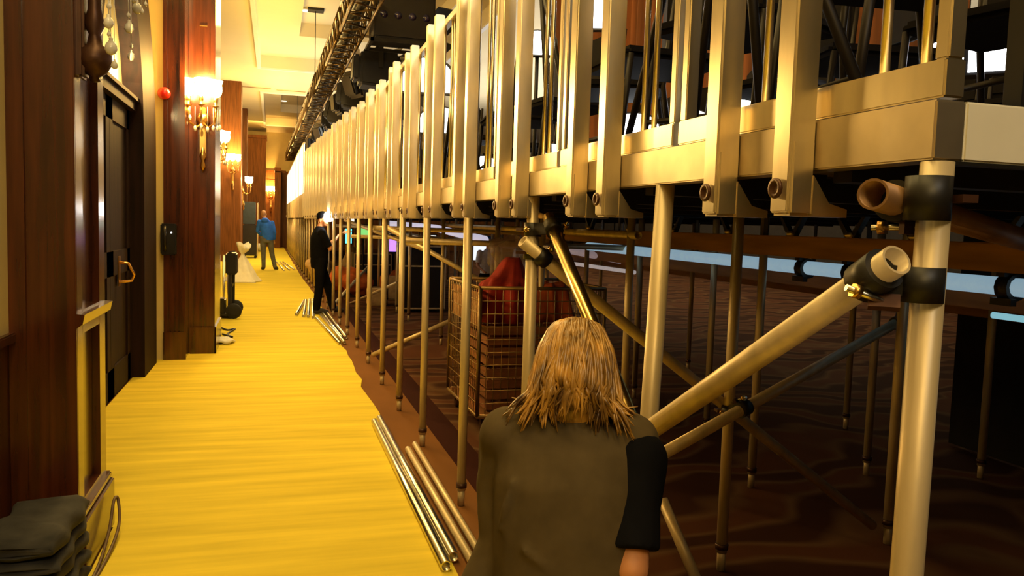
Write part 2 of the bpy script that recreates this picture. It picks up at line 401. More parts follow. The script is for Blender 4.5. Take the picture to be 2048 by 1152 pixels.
# ================================================================ SCAFFOLD
R_ = .0242
def poles():
    ys = [1.0, 1.89, 2.99, 4.08, 5.25, 6.3, 7.36, 8.5, 9.6] + [10.7 + 1.08 * i for i in range(27)]
    cache = {}
    def pole(name, label, base, top, group, m=GALV, foot=True):
        base, top = V(base), V(top)
        t = thing(name, label, 'pole', base, 0, group)
        d = top - base
        MB().tube(d * (.085 / d.length), d, R_, 16).build('tube', m, t)
        if foot:
            MB().tube(d * .002, d * (.10 / d.length), .019, 12).build('spigot', GALV, t)
            MB().tube(d * (.10 / d.length), d * (.125 / d.length), .029, 14).build('collar', BRONZ, t)
        return t
    for i, y in enumerate(ys):
        x = edgeX(y) + .012; dx = 0
        top = V((x, y, 1.618)); base = V((x, y, 0.0))
        if i == 0: base = V((.95, .985, 0))
        if i == 1: base = V((.935, 1.905, 0)); 
        lab = 'stout near corner scaffold pole in front right of the stage' if i == 0 else ordn(i + 1) + ' scaffold pole along the stage edge, counting from the corner'
        pole('scaffold_pole', lab, base, top, 'front row of scaffold poles')
    inner = [(1.92, 3.04), (2.05, 4.4), (2.72, 4.03), (2.9, 3.13), (3.6, 4.1), (1.95, 5.75)]
    inner += [(2.0 , 7.2 + 1.25 * i) for i in range(14)] + [(3.1, 5.2 + 1.25 * i) for i in range(15)] + [(4.3, 3.9 + 1.25 * i) for i in range(14)]
    for i, (x, y) in enumerate(inner):
        row = 'second row back' if x < 2.4 else ('third row back' if x < 3.4 else 'rearmost row')
        nth = sum(1 for a, b in inner if (a < 2.4) == (x < 2.4) and (a < 3.4) == (x < 3.4) and b <= y)
        pole('inner_scaffold_pole', '%s scaffold pole from the near end, %s under the stage' % (ordn(nth), row), (x, y, 0), (x, y, 1.595), 'scaffold poles inside the stage')
    # timber joists hung between the inner poles, parallel to the edge
    for i, (x, z0, z1, y0, y1) in enumerate(((2.6, 1.385, 1.495, 1.2, 8.4), (3.3, 1.17, 1.28, 1.2, 12.), (4.45, 1.0, 1.10, 1.2, 14))):
        t = thing('timber_joist', ['brown timber joist nearest the stage edge, high under the deck', 'lower brown timber joist behind the highest one', 'rearmost and lowest brown timber joist under the deck'][i], 'beam', (x, y0, z0), 0, 'joists under the stage')
        MB().box(0, .05, 0, y1 - y0, 0, z1 - z0, .004).build('plank', WOODB, t)
        for q in range(int(y1 - y0) // 2 + 1): MB().box(.051, .056, .7 + q * 2, .74 + q * 2, 0.02, 1.598 - z0).build('hanger_strap', BLK, t)
    # pale battens: the light falling on them is painted in as glow
    for i, (pts, mcol, s, lab) in enumerate((
        ([(2.95, 1.2, 1.31), (2.95, 4.2, 1.315), (2.95, 7.3, 1.33)], (.34, .52, .64), .6, 'pale blue batten with painted glow behind the highest timber joist'),
        ([(3.75, 1.3, 1.10), (3.75, 3.4, 1.10)], (.30, .65, .75), .7, 'short blue batten with painted glow low beneath the lower joist at right'),
        ([tuple(at(770, 446, Y=16)), tuple(at(870, 456, Y=12.5)), tuple(at(970, 480, Y=10.2))], (.62, .58, .72), .8, 'lilac white batten with painted glow far under the stage'),
        ([tuple(at(1120, 497, Y=8.6)), tuple(at(1240, 520, Y=7.6))], (.45, .36, .38), .35, 'dim pinkish batten with painted glow under the middle of the stage'),
        ([tuple(at(1130, 525, Y=9)), tuple(at(1270, 545, Y=8))], (.6, .52, .5), .5, 'thin whitish batten with painted glow below the dim pink one'))):
        r = (.040, .018, .055, .040, .022)[i]
        t = thing('glow_batten', lab, 'glow strip', pts[0])
        part(MB().path(pts, r, 10), 'glow_tube', glow('batten_glow_%d' % i, mcol, s), t)
        for q in range(2):
            e = V(pts[0]).lerp(V(pts[-1]), .1 + .8 * q); part(MB().tube(e, V((e.x, e.y, 1.598)), .006, 6), 'hanger', BLK, t)
    # black beam clamps on the near joist and on the blue batten
    k = 0
    for y in (2.35, 2.75, 3.15, 3.6, 4.2, 4.9, 5.6, 6.4):
        t = thing('beam_clamp', ordn(k + 1) + ' black beam clamp on the highest timber joist, from the near end', 'clamp', (2.6, y, 1.495), 0, 'beam clamps on the joist'); k += 1
        MB().prism([(-.01, -.09, .1), (-.01, -.07, .1), (-.01, .02, 0.0), (-.01, -.02, 0)], (.03, 0, 0)).build('strut', BLK, t)
        MB().prism([(-.01, .11, .1), (-.01, .09, .1), (-.01, -.0, 0.0), (-.01, .04, 0)], (.03, 0, 0)).build('strut', BLK, t)
        MB().ball((-.01, .01, .012), (.02, .028, .014), 8).build('nut', ALUB, t)
    for i, y in enumerate((2.6, 3.55, 3.95)):
        t = thing('tube_clamp', ('rightmost', 'second', 'leftmost')[i] + (' from the right' if i == 1 else '') + ' black clamp gripping the pale blue batten', 'clamp', (2.95, y, 1.31), 0, 'clamps on the blue batten')
        MB().tube((0, -.03, 0), (0, .03, 0), .058, 12).build('collar', BLK, t)
        MB().box(-.05, -.02, -.05, .05, -.075, -.045).build('jaw', BLK, t); MB().box(-.06, .0, -.02, .02, .045, .09).build('hook', BLK, t)
poles()

def rod(p0, p1, label, m=GALV, r=R_, hollow=.84, name='scaffold_tube', group=None):
    p0, p1 = V(p0), V(p1)
    return single(MB().tube(p0, p1, r, 18, hollow), name, m, label, 'tube', p1 if p1.z < p0.z else p0, group)
def coupler(c1, a1, c2, a2, label, group='scaffold couplers', bolts=True, big=1.):
    c1, c2, a1, a2 = V(c1), V(c2), V(a1).normalized(), V(a2).normalized()
    t = thing('scaffold_coupler', label, 'coupler', c1, 0, group)
    w = .027 * big
    part(MB().tube(c1 - a1 * w, c1 + a1 * w, .0335, 18), 'collar', BLK, t)
    part(MB().tube(c2 - a2 * w, c2 + a2 * w, .0335, 18), 'collar', BLK, t)
    part(MB().bar(c1, c2, .03, .045), 'body', BLK, t)
    if bolts:
        for c, a in ((c1, a1), (c2, a2)):
            s = (c2 - c1).cross(a); s = s.normalized() if s.length > 1e-5 else V((1, 0, 0))
            e = c + s * .040
            o = a.cross(s).normalized()
            part(MB().tube(e - o * .04, e + o * .045, .0055, 8), 'bolt', SILV, t)
            part(MB().lathe([(.012, 0), (.012, .012)], e + o * .022, 6, o), 'nut', BRASS, t)
            part(MB().bar(c + s * .028 - o * .02, c + s * .052 - o * .02, .045, .012), 'lug', BRONZ, t)
    return t
def braces():
    A, B = V((.895, .985, 1.468)), V((.90, 1.86, .955))
    d1 = (B - A); rod(A, B + d1 * .1, 'thick steel brace tube slanting down from the near corner pole, open end up', GALV)
    dn = d1.normalized()
    coupler((.957, 1.0, 1.43), (0, 0, 1), A + dn * .055, dn, 'black coupler joining the slanting brace to the near corner pole')
    L0, L1 = V((.872, 1.018, 1.566)), V((1.95, 1.56, 1.475))
    rod(L0, L1, 'level ledger tube behind the top of the near corner pole', mat('rusty_steel', (.30, .17, .08), .5, .6, var=.3))
    coupler((.959, 1.0, 1.562), (0, 0, 1), L0 + (L1 - L0) * .095, (L1 - L0), 'black coupler at the very top of the near corner pole', big=1.25)
    p3 = V((.972, 2.99, 0))
    g0, g1 = V((1.005, 2.90, 1.54)), V((1.01, 2.0, .86))
    rod(g0, g1, 'shiny golden brace tube slanting down behind the kneeling person', mat('gold_lit_tube', (.85, .6, .2), .22, 1., var=.1))
    D0, D1 = V((.915, 2.94, 1.445)), V((2.87, 3.20, .07))
    rod(D0, D1, 'long thin brace tube crossing down to the right beneath the stage')
    coupler((.972, 2.99, 1.40), (0, 0, 1), D0 + (D1 - D0) * .045, D1 - D0, 'coupler holding the long thin brace to the third edge pole')
    coupler((.972, 2.99, 1.49), (0, 0, 1), g0 + (g1 - g0) * .06, g1 - g0, 'coupler holding the golden brace to the third edge pole')
    E0, E1 = at(1312, 915, Y=2.72), at(1800, 642, Y=3.25)
    rod(E0, E1, 'thin brace tube rising to the right beneath the thick brace')
    q = V((1.92, 3.04, .72))
    coupler(q, (0, 0, 1), E0 + (E1 - E0) * .30, E1 - E0, 'rusty coupler where thin brace meets the second row pole')
    coupler(V((2.9, 3.13, 1.24)), (0, 0, 1), E1 - (E1 - E0) * .01, E1 - E0, 'coupler at the upper right end of the rising thin brace')
    rod(at(1325, 1000, Z=.30), at(1395, 1165, Z=.03), 'short steel tube leaning low beside the kneeling person at right')
    # braces further along
    k = 0
    for (a, xa), (b, yb), lab in (
        (((745, 710), 1.0), ((905, 640), 7.9), 'low brace tube rising right from the seventh edge pole'),
        (((668, 622), 1.12), ((795, 565), 12.8), 'low brace tube near the worker in black rising right'),
        (((668, 608), .95), ((735, 535), 15), 'farther low brace tube behind the worker in black'),
        (((770, 452), 1.05), ((968, 565), 7.0), 'high brace tube slanting down right under the stage'),
        (((690, 440), 1.0), ((850, 500), 9.5), 'farther high brace tube slanting down right'),
        ):
        rod(at(*a, X=xa), at(*b, Y=yb), lab)
    for i, (x, y0, y1, z) in enumerate(((2.05, 4.3, 9.9, 1.47), (3.15, 5.0, 12.4, 1.40), (2.05, 9.9, 16.2, 1.30), (3.15, 12.6, 20, 1.22), (4.35, 4, 12, 1.25))):
        rod((x, y0, z), (x, y1, z + .02), ('near high', 'middle high', 'far left', 'far middle', 'rearmost')[i] + ' level ledger tube clipped along the inner poles', name='ledger_tube', group='ledger tubes under the deck')
    for i, (y, z, xe) in enumerate(((6.38, 1.36, 3.2), (8.52, 1.44, 4.4), (11.0, 1.30, 4.4), (13.9, 1.42, 4.4))):
        rod((1.0, y, z), (xe, y + .03, z - .02), ('nearest', 'second', 'third', 'farthest')[i] + ' cross ledger tube running back under the deck from the edge poles', name='cross_ledger_tube', group='cross ledgers under the deck')
braces()

def floor_tubes():
    def lay(a, b, lab, m=SILV, r=R_, g=None, z=None):
        a, b = V(a), V(b); zz = (r + .009) if z is None else z
        a.z = b.z = zz; rod(a, b, lab, m, r, .8, 'loose_tube', g)
    g = 'tubes lying along the carpet edge in front'
    lay((.722, 3.27, 0), (.722, 5.85, 0), 'bright tube lying on the carpet edge, nearest the aisle', g=g)
    lay((.775, 3.36, 0), (.772, 5.95, 0), 'bright tube lying second from the aisle on the carpet edge', g=g)
    lay((.845, 3.30, 0), (.85, 5.10, 0), 'thinner golden tube lying beside the two bright tubes', GALV, .02, g)
    lay((.90, 3.36, 0), (.915, 5.22, 0), 'thin tube lying closest to the pole feet in front', GALV, .018, g)
    g = 'pile of four tubes before the worker in black'
    for i, (a, b) in enumerate((((680, 692), (633, 640)), ((689, 690), (641, 634)), ((683, 679), (645, 630)), ((692, 679), (654, 629)))):
        pa, pb = at(*a, Z=0), at(*b, Z=0)
        lay(pa, pb, ('leftmost', 'second from left', 'third from left', 'rightmost')[i] + ' long tube in the pile of four at the worker\'s feet', g=g, r=.022)
    g = 'four short tubes on the carpet'
    for i, (a, b) in enumerate((((592, 633), (609, 604)), ((607, 636), (612, 604)), ((616, 637), (619, 603)), ((626, 639), (625, 602)))):
        lay(at(*a, Z=0), at(*b, Z=0), ('leftmost', 'second from left', 'third from left', 'rightmost')[i] + ' of four short tubes fanned out on the carpet', g=g)
    g = 'far tubes by the man in blue'
    for i, (a, b) in enumerate((((568, 543), (553, 526)), ((579, 542), (560, 526)), ((589, 541), (566, 526)))):
        lay(at(*a, Z=0), at(*b, Z=0), ('left', 'middle', 'right')[i] + ' of three far tubes lying beside the man in blue', g=g)
floor_tubes()

# ================================================================ SCONCES
def sconce(loc, rz, label, s=1., power=30, crystals=True, lit=True):
    """wall sconce; local -Y faces into the room"""
    t = thing('wall_sconce', label, 'wall lamp', loc, rz, 'brass wall sconces')
    t.scale = (s, s, s)
    MB().lathe([(0, 0), (.05, .0), (.07, .015), (.05, .04), (.02, .05), (0, .055)], (0, 0, -.22), 14, (0, -1, 0)).box(-.03, .03, -.03, 0, -.62, -.1, .01).lathe([(0, -.76), (.03, -.7), (.015, -.64), (.035, -.6), (.02, -.55), (.01, -.5)], (0, -.04, 0), 10).build('backplate', BRONZ if not lit else BRASS, t)
    for x, y in ((-.13, -.14), (0, -.22), (.13, -.14)):
        MB().path([(0, -.04, -.25), (x * .4, y * .5, -.31), (x * .9, y * .95, -.27), (x, y, -.18), (x, y, -.10)], .011, 8).lathe([(.0, -.12), (.04, -.10), (.012, -.09), (.022, -.05), (.025, -.01), (0, 0)], (x, y, 0), 10).build('arm', BRASS, t)
        MB().lathe([(.02, 0), (.05, .03), (.062, .08), (.055, .13), (.068, .17), (.06, .172), (.0, .16)], (x, y, -.015), 12).build('lamp_shade', BULB, t)
    if crystals:
        rnd = random.Random(5)
        for k in range(9):
            a = PI * (k + .5) / 9; x, y = .17 * math.cos(a), -.05 - .17 * math.sin(a); z = -.2 - .12 * rnd.random()
            MB().tube((x, y, -.12), (x, y, z), .003, 5).lathe([(0, 0), (.008, .0), (.016, -.02), (.012, -.045), (0, -.06)], (x, y, z), 8).build('crystal_drop', CRYST, t)
    if power:
        l = bpy.data.lights.new('sconce_light', 'POINT'); l.energy = power; l.color = (1, .55, .13); l.shadow_soft_size = .12
        lo = bpy.data.objects.new('sconce_light', l); C.objects.link(lo)
        lo.location = V(loc) + Matrix.Rotation(rz, 3, 'Z') @ V((0, -.36, .16)) * s
    return t
sconce((-.735, 9.27, 2.77), 0, 'brightly lit sconce on the nearest fully seen pilaster', 1.05, 150)
sconce((-1.14, 16.1, 2.92), PI / 2, 'second lit sconce away, on the corridor side of the left wall', 1.2, 90)
pp = at(466, 322, Y=28.97); sconce((pp.x, 28.98, pp.z), 0, 'third lit sconce away, on the front of the far pilaster', 1.35, 160, False)
sconce((-1.09, 30.0, 2.75), PI / 2, 'fourth lit sconce away, on the corridor side of the far pilaster', 1.3, 90, False)
sconce((-.17, YE - .01, 2.98), 0, 'lit sconce centred on the far end wall', 1.5, 260, False)

def near_sconce():
    """unlit-looking bronze wall bracket with glass drops on the near pilaster, seen from below"""
    t = thing('crystal_wall_bracket', 'dark bronze wall bracket hung with glass drops on the near pilaster', 'wall lamp', (-.76, 3.86, 2.1))
    c = at(190, 120, X=-.70)
    part(MB().lathe([(0, -.09), (.02, -.085), (.015, -.07), (.045, -.05), (.066, -.01), (.062, .035), (.03, .06), (.022, .10), (.04, .14), (.025, .2), (.02, .5)], c, 18).box(-.76, -.73, c.y - .05, c.y + .05, c.z - .08, c.z + .6, .01).tube(c, V((-.75, c.y, c.z)), .018, 8), 'bracket', BRONZ, t)
    hub = at(235, -60, X=-.60)
    part(MB().path([c + V((0, 0, .42)), (c + hub) / 2 + V((0, 0, .15)), hub + V((0, 0, .05)), hub], .014, 8).path([c + V((0, 0, .3)), at(262, -30, X=-.58), at(275, -80, X=-.58)], .012, 8), 'arm', BRASS, t)
    for px, py, r, ty in ((217, 45, .019, -25), (222, 95, .024, -30), (258, 55, .02, -20), (262, 112, .016, -30), (274, 16, .022, -60), (284, 22, .01, -60), (218, 12, .010, -40), (229, 130, .014, -10), (291, 8, .009, -60), (268, -2, .015, -70), (257, 30, .009, -25), (263, 92, .008, -30), (218, 68, .008, -30)):
        p = at(px, py, X=-.60); q = at(px - 1, ty, X=-.60)
        part(MB().tube(q, p, .0016, 5).lathe([(0, r * 1.7), (r * .35, r * 1.5), (r * .3, r * 1.1), (r * .8, r * .5), (r, -r * .3), (r * .6, -r), (0, -r * 1.25)], p, 12), 'glass_drop', CRYST, t)
near_sconce()
o = MB().lathe([(.062, 0), (.062, .03), (.055, .05), (.03, .065), (0, .068)], (0, 0, 0), 20, (0, -1, 0)).build('fire_alarm', mat('alarm_red', (.65, .02, .015), .25, var=.05, coat=.6))
o.location = (-1.075, 8.9, 2.73); o.rotation_euler = (0, 0, 0); tag(o, 'round red fire alarm bell on the pilaster beside the arched door', 'alarm')
t = thing('wall_telephone', 'small black telephone box on the pilaster by the arched door', 'telephone', (-1.03, 8.9, 1.27))
MB().box(-.075, .075, -.09, 0, -.17, .15, .012).build('case', BLKM, t); MB().path([(-.03, -.1, .12), (-.03, -.125, .06), (-.03, -.125, -.06), (-.03, -.1, -.12)], .018, 8).build('handset', BLKM, t)
MB().ball((.03, -.092, .06), .007, 8).build('indicator_lamp', LENSW, t)
o = MB().box(-.02, .055, -.012, 0, -.005, .005).build('brass_plate', BRASS); o.location = (-.75, 9.285, 3.52); tag(o, 'slim brass strip high on the lit pilaster', 'plate')

# ================================================================ CEILING FITTINGS, TRUSS
for i, (px, py) in enumerate(((615, 20), (603, 62))):
    p = at(px, py, Z=ZC + .71); t = thing('downlight', ('nearer', 'farther')[i] + ' round downlight in the near ceiling coffer', 'downlight', (p.x, p.y, ZC + .72), 0, 'coffer downlights')
    MB().lathe([(.20, -.001), (.20, -.03), (.15, -.04), (.15, -.001)], (0, 0, 0), 20).build('trim_ring', WHITE, t); MB().lathe([(.15, -.03), (0, -.035)], (0, 0, 0), 20).build('lamp', glow('down_lamp', (1, .93, .75), 8), t)
p = at(567, 201, Z=ZC + .71); t = thing('downlight', 'round downlight in the far ceiling coffer', 'downlight', (p.x, p.y, ZC + .72), 0, 'coffer downlights')
MB().lathe([(.20, -.001), (.20, -.03), (.15, -.04), (.15, -.001)], (0, 0, 0), 20).build('trim_ring', WHITE, t); MB().lathe([(.15, -.03), (0, -.035)], (0, 0, 0), 20).build('lamp', MATS['down_lamp'], t)
for i, (px, py) in enumerate(((512, 174), (582, 181))):
    p = at(px, py, Z=ZC); t = thing('ceiling_vent', ('left', 'right')[i] + ' slotted vent in the ceiling beam between coffers', 'vent', (p.x, p.y, ZC), 0, 'ceiling vents')
    MB().box(-.55, .55, -.12, .12, -.02, -.001).build('frame', WHITE, t); MB().box(-.5, .5, -.07, .07, -.025, -.02).build('slot', mat('vent_slot', (.25, .14, .03), .6), t)

def tx(y): return 1.22 - .45 * (y - 11) / 31
def truss():
    ang = -math.atan2(.45, 31) * -1
    sec = 3.0; TR = mat('truss_metal', (.12, .07, .03), .35, .8, var=.7, scale=(9, 9, 9), col2=(.22, .14, .05))
    cache = {}
    def cmesh(nm, fn, m):
        if nm not in cache:
            me = fn().mesh(nm.split('|')[0]); me.materials.append(m); cache[nm] = me
        return cache[nm]
    hw = .19
    for k in range(11):
        y0 = 10.3 + k * sec
        t = thing('truss_section', ('nearest', )[0] + ' section of the hanging lighting truss' if k == 0 else ordn(k + 1) + ' section of the hanging lighting truss, from the near end', 'truss', (tx(y0), y0, 4.72), ang, 'sections of the lighting truss')
        for sx in (-1, 1):
            for sz in (-1, 1):
                link('chord', cmesh('chord|', lambda: MB().tube((0, 0, 0), (0, sec - .02, 0), .03, 8), TR), t, (sx * hw, 0, sz * hw))
        for j in range(5):
            ya = j * .6
            for sx in (-1, 1): link('brace', cmesh('brace|v', lambda: MB().tube((0, 0, -hw), (0, .3, hw), .017, 6).tube((0, .3, hw), (0, .6, -hw), .017, 6), TR), t, (sx * hw, ya, 0))
            for sz in (-1, 1): link('brace', cmesh('brace|h', lambda: MB().tube((-hw, 0, 0), (hw, .3, 0), .017, 6).tube((hw, .3, 0), (-hw, .6, 0), .017, 6), TR), t, (0, ya, sz * hw))
    # lantern with yoke, hood and barn doors; local +X aims at the stage
    def lantern(label, loc, rz, s, tilt=-.25, grp='stage lanterns on the truss', dark=True):
        t = thing('stage_lantern', label, 'spotlight', loc, rz, grp); t.scale = (s, s, s)
        T = Matrix.Rotation(-tilt, 4, 'Y')
        def rt(mb): bmesh.ops.transform(mb.b, matrix=Matrix.Translation((.16, 0, -.36)) @ T, verts=mb.b.verts); return mb
        rt(MB().box(-.22, .22, -.2, .2, -.2, .2, .03).box(-.3, -.22, -.14, .14, -.14, .14, .02)).build('housing', BLKM, t)
        rt(MB().lathe([(.17, .22), (.2, .24), (.2, .42), (.18, .42), (.17, .3), (0, .28)], (0, 0, 0), 18, (1, 0, 0))).build('lens_hood', BLKM, t)
        rt(MB().lathe([(.165, .31), (.1, .33), (0, .335)], (0, 0, 0), 16, (1, 0, 0))).build('lens', mat('lens_dark', (.03, .025, .09), .08, coat=1.), t)
        for d in range(4):
            Q = Matrix.Rotation(d * PI / 2, 4, 'X')
            mb = MB(); mb.quad((.42, -.2, .2), (.42, .2, .2), (.66, .27, .34), (.66, -.27, .34)).quad((.42, -.2, .21), (.66, -.27, .35), (.66, .27, .35), (.42, .2, .21))
            bmesh.ops.transform(mb.b, matrix=Q, verts=mb.b.verts); rt(mb).build('barn_door', BLK, t)
        MB().bar((.16, -.25, -.36), (.16, -.25, -.06), .05, .015, (0, 1, 0)).bar((.16, .25, -.36), (.16, .25, -.06), .05, .015, (0, 1, 0)).box(.135, .185, -.25, .25, -.075, -.055).build('yoke', BLK, t)
        MB().tube((.16, 0, -.06), (.05, 0, .05), .022, 8).box(-.03, .06, -.04, .04, .02, .1, .01).build('hook_clamp', GALV, t)
        return t
    ys = (14.3, 15.8, 17.3, 18.8, 20.4, 22.2, 24.2, 26.4, 28.8, 31.5, 34.5, 38, 41)
    for i, y in enumerate(ys):
        lantern(('nearest' if i == 0 else ordn(i + 1)) + ' black stage lantern hanging from the truss' + ('' if i == 0 else ', from the near end'), (tx(y) + hw + .12, y, 4.66), (.0, .45, -.1, .15, -.2)[i % 5], 1.5 if i == 0 else (1.3 if i % 2 else 1.5), (-.05, .35, -.1, .1, -.25)[i % 5])
    # frame boxes carried on the near end of the truss
    t = thing('light_bank', 'large black bank of lamps in a frame on the near truss end', 'spotlight', (tx(13.0) + .20, 12.95, 4.28))
    MB().box(0.05, 1.0, -.35, .35, .05, .75, .03).build('housing', BLKM, t)
    for z in (0, .8): MB().box(0, 1.05, -.4, -.35, z - .02, z + .03).box(0, 1.05, .35, .4, z - .02, z + .03).box(0, .05, -.4, .4, z - .02, z + .03).box(1., 1.05, -.4, .4, z - .02, z + .03).build('frame', BLK, t)
    for j in range(3): MB().prism([(1.05, -.3, .1 + j * .25), (1.05, .3, .1 + j * .25), (1.3, .34, .02 + j * .27), (1.3, -.34, .02 + j * .27)], (0, 0, .015)).build('barn_door', BLK, t)
    for j in range(4): MB().lathe([(.06, 0), (0, .01)], (.2 + j * .22, -.351, .4), 12, (0, -1, 0)).build('lens', MATS['lens_dark'], t)
    for q, (dx, dz, lab) in enumerate(((-.06, -.10, 'thick black cable loom running along inside the truss'), (.07, .02, 'second black cable loom higher inside the truss'))):
        pts = [(tx(10.4 + j * .8) + dx + .03 * math.sin(j * 1.7), 10.4 + j * .8, 4.72 + dz + .035 * math.sin(j * 2.3 + q)) for j in range(40)]
        single(MB().path(pts, .06, 8), 'cable_loom', BLK, lab, 'cable', pts[0])
    # suspension wires
    for i, y in enumerate((14.3, 21.3, 31.8)):
        x = tx(y) - .1; t = thing('suspension_wire', ('nearest', 'middle', 'farthest')[i] + ' thin wire from a black ceiling plate to the truss', 'wire', (x, y, ZC), 0, 'truss suspension wires')
        zc = .72 if (x > .62 and 13 < y < 22.9) else (.36 if 11.5 < y < 26 else (.72 if 32.4 < y < 39 else .36))
        MB().tube((0, 0, -1.18), (0, 0, zc - .05), .009, 6).build('wire', BLK, t)
        MB().box(-.2, .2, -.16, .16, zc - .06, zc - .002).build('ceiling_plate', BLK, t)
truss()

# ================================================================ PEOPLE
def blob(mb, voxel, smooth=6, sub=False):
    me = mb.mesh('tmp'); o = bpy.data.objects.new('tmp', me); C.objects.link(o)
    r = o.modifiers.new('r', 'REMESH'); r.mode = 'VOXEL'; r.voxel_size = voxel; r.use_smooth_shade = True
    s = o.modifiers.new('s', 'SMOOTH'); s.factor = .5; s.iterations = smooth
    dg = bpy.context.evaluated_depsgraph_get(); n = bpy.data.meshes.new_from_object(o.evaluated_get(dg))
    bpy.data.objects.remove(o); bpy.data.meshes.remove(me)
    for p in n.polygons: p.use_smooth = True
    n.materials.clear(); return n
def limb(mb, pts, rs, seg=14):
    mb.path(pts, rs, seg)
    for p, r in zip(pts, rs): mb.ball(p, r, seg)
def hand(mb, w, d, side, s=1., curl=.5):
    """wrist, direction of the fingers, side towards the thumb"""
    d = V(d).normalized(); side = (V(side) - d * V(side).dot(d)).normalized(); n = d.cross(side)
    w = V(w)
    for k in (-1, 0, 1): mb.path([w + side * .008 * k * s, w + d * .085 * s + side * .022 * k * s], [.017 * s, .016 * s], 8)
    mb.ball(w, .022 * s, 10); mb.ball(w + d * .05 * s, (.03 * s, .03 * s, .026 * s), 10)
    for k, l in ((-1.5, .055), (-.5, .072), (.5, .078), (1.5, .07)):
        a = w + d * .085 * s + side * .0185 * k * s; b = a + (d * (1 - curl * .3) + n * curl * .5).normalized() * l * .5 * s; c = b + (d * (1 - curl) + n * curl * 1.3).normalized() * l * .5 * s
        limb(mb, [a, b, c], [.0095 * s, .0088 * s, .0075 * s], 8)
    a = w + d * .025 * s + side * .026 * s; b = a + (d * .7 + side * .7).normalized() * .04 * s; c = b + (d * .9 + side * .2 + n * .4).normalized() * .032 * s
    limb(mb, [a, b, c], [.014 * s, .0115 * s, .009 * s], 8)
def head(mb, c, f, s=1.):
    """head centre, face direction"""
    f = V(f).normalized(); side = f.cross(V((0, 0, 1))).normalized(); up = side.cross(f)
    M = Matrix((side, f, up)).transposed().to_3x3(); q = M.to_quaternion().to_euler()
    c = V(c); P = lambda a, b, e: c + (side * a + f * b + up * e) * s
    mb.ball(P(0, -.01, .025), (.074 * s, .095 * s, .09 * s), 18, q); mb.ball(P(0, .03, -.045), (.056 * s, .062 * s, .07 * s), 16, q); mb.ball(P(0, .065, -.095), (.028 * s, .024 * s, .02 * s), 10, q)
    limb(mb, [P(0, .088, .012), P(0, .108, -.028)], [.009 * s, .014 * s], 8); mb.ball(P(0, .09, -.062), (.024 * s, .012 * s, .010 * s), 10, q)
    for k in (-1, 1):
        mb.ball(P(.076 * k, -.005, -.015), (.012 * s, .022 * s, .033 * s), 10, q); mb.ball(P(.03 * k, .082, .008), (.013 * s, .011 * s, .009 * s), 8, q)
        mb.ball(P(.04 * k, .062, -.035), (.024 * s, .022 * s, .02 * s), 8, q)
    return P
SKIN = mat('skin', (.56, .24, .10), .55, var=.12, scale=(20, 20, 20))
def person(loc, rz, label, J, voxel, shirt, trousers, shoes, hairf, sleeve=1., scale=1., skin=None, torso=None, hips=None, extra=None, facing=(0, 1, 0), curl=.5):
    """J: joints in local space, local +Y forward.  the body is one mesh; clothes and hair are children"""
    J = {k: V(v) for k, v in J.items()}
    b = MB(); P = head(b, J['head'], J.get('face', facing)); 
    limb(b, [J['neck'] - V((0, 0, .04)), J['neck'], J['head'] + V((0, 0, -.03))], [.062, .052, .05])
    for c in torso: pass
    b.loft([(x, y, z, rx * .8, ry * .8) for x, y, z, rx, ry in torso])
    for s in 'LR':
        limb(b, [J['sh' + s], J['el' + s], J['wr' + s]], [.048, .038, .026]); d = J['wr' + s] - J['el' + s]
        hand(b, J['wr' + s], J.get('hd' + s, d), J.get('th' + s, V((1 if s == 'L' else -1, .3, 0))), 1., curl)
        limb(b, [J['hip' + s], J['kn' + s], J['an' + s]], [.08, .052, .036]); limb(b, [J['an' + s] + V((0, 0, -.03)), J['to' + s]], [.036, .03])
    o = link('person', blob(b, voxel, 3)); o.data.materials.append(skin or SKIN); o.location = loc; o.rotation_euler = (0, 0, rz); o.scale = (scale,) * 3
    tag(o, label, 'person')
    b = MB(); b.loft(torso)
    for s in 'LR':
        e = J['sh' + s].lerp(J['el' + s], min(1, sleeve)); pts = [J['sh' + s], e]; rs = [.066, .056 if sleeve <= 1 else .05]
        if sleeve > 1: pts.append(J['el' + s].lerp(J['wr' + s], sleeve - 1)); rs.append(.042)
        limb(b, pts[:-1], rs[:-1]); b.path([pts[-2], pts[-1]], [rs[-2], rs[-1]], 14)
    if extra: extra(b)
    c = link('shirt', blob(b, voxel, 4), o); c.data.materials.append(shirt)
    b = MB(); b.loft(hips)
    for s in 'LR': limb(b, [J['hip' + s], J['kn' + s]], [.098, .072]); b.path([J['kn' + s], J['an' + s] + (J['an' + s] - J['kn' + s]) * .03], [.072, .058], 14)
    c = link('trousers', blob(b, voxel, 4), o); c.data.materials.append(trousers)
    for s in 'LR':
        b = MB(); limb(b, [J['an' + s] + V((0, 0, -.02)), J['an' + s].lerp(J['to' + s], .5), J['to' + s]], [.052, .048, .042])
        c = link('shoe', blob(b, max(voxel, .008), 3), o); c.data.materials.append(shoes)
    if hairf: hairf(o, P)
    return o
NAVY = mat('dark_clothes', (.006, .006, .008), .95, var=.3, spec=.05)
OLIVE = mat('olive_tshirt', (.085, .062, .030), .95, spec=.1, var=.18, scale=(14, 14, 14), bump=.12)
JEANS = mat('grey_jeans', (.13, .125, .10), .85, var=.25)
BLUE = mat('blue_hoodie', (.02, .16, .95), .8, var=.25)
SHOE = mat('dark_shoe', (.03, .025, .02), .7)
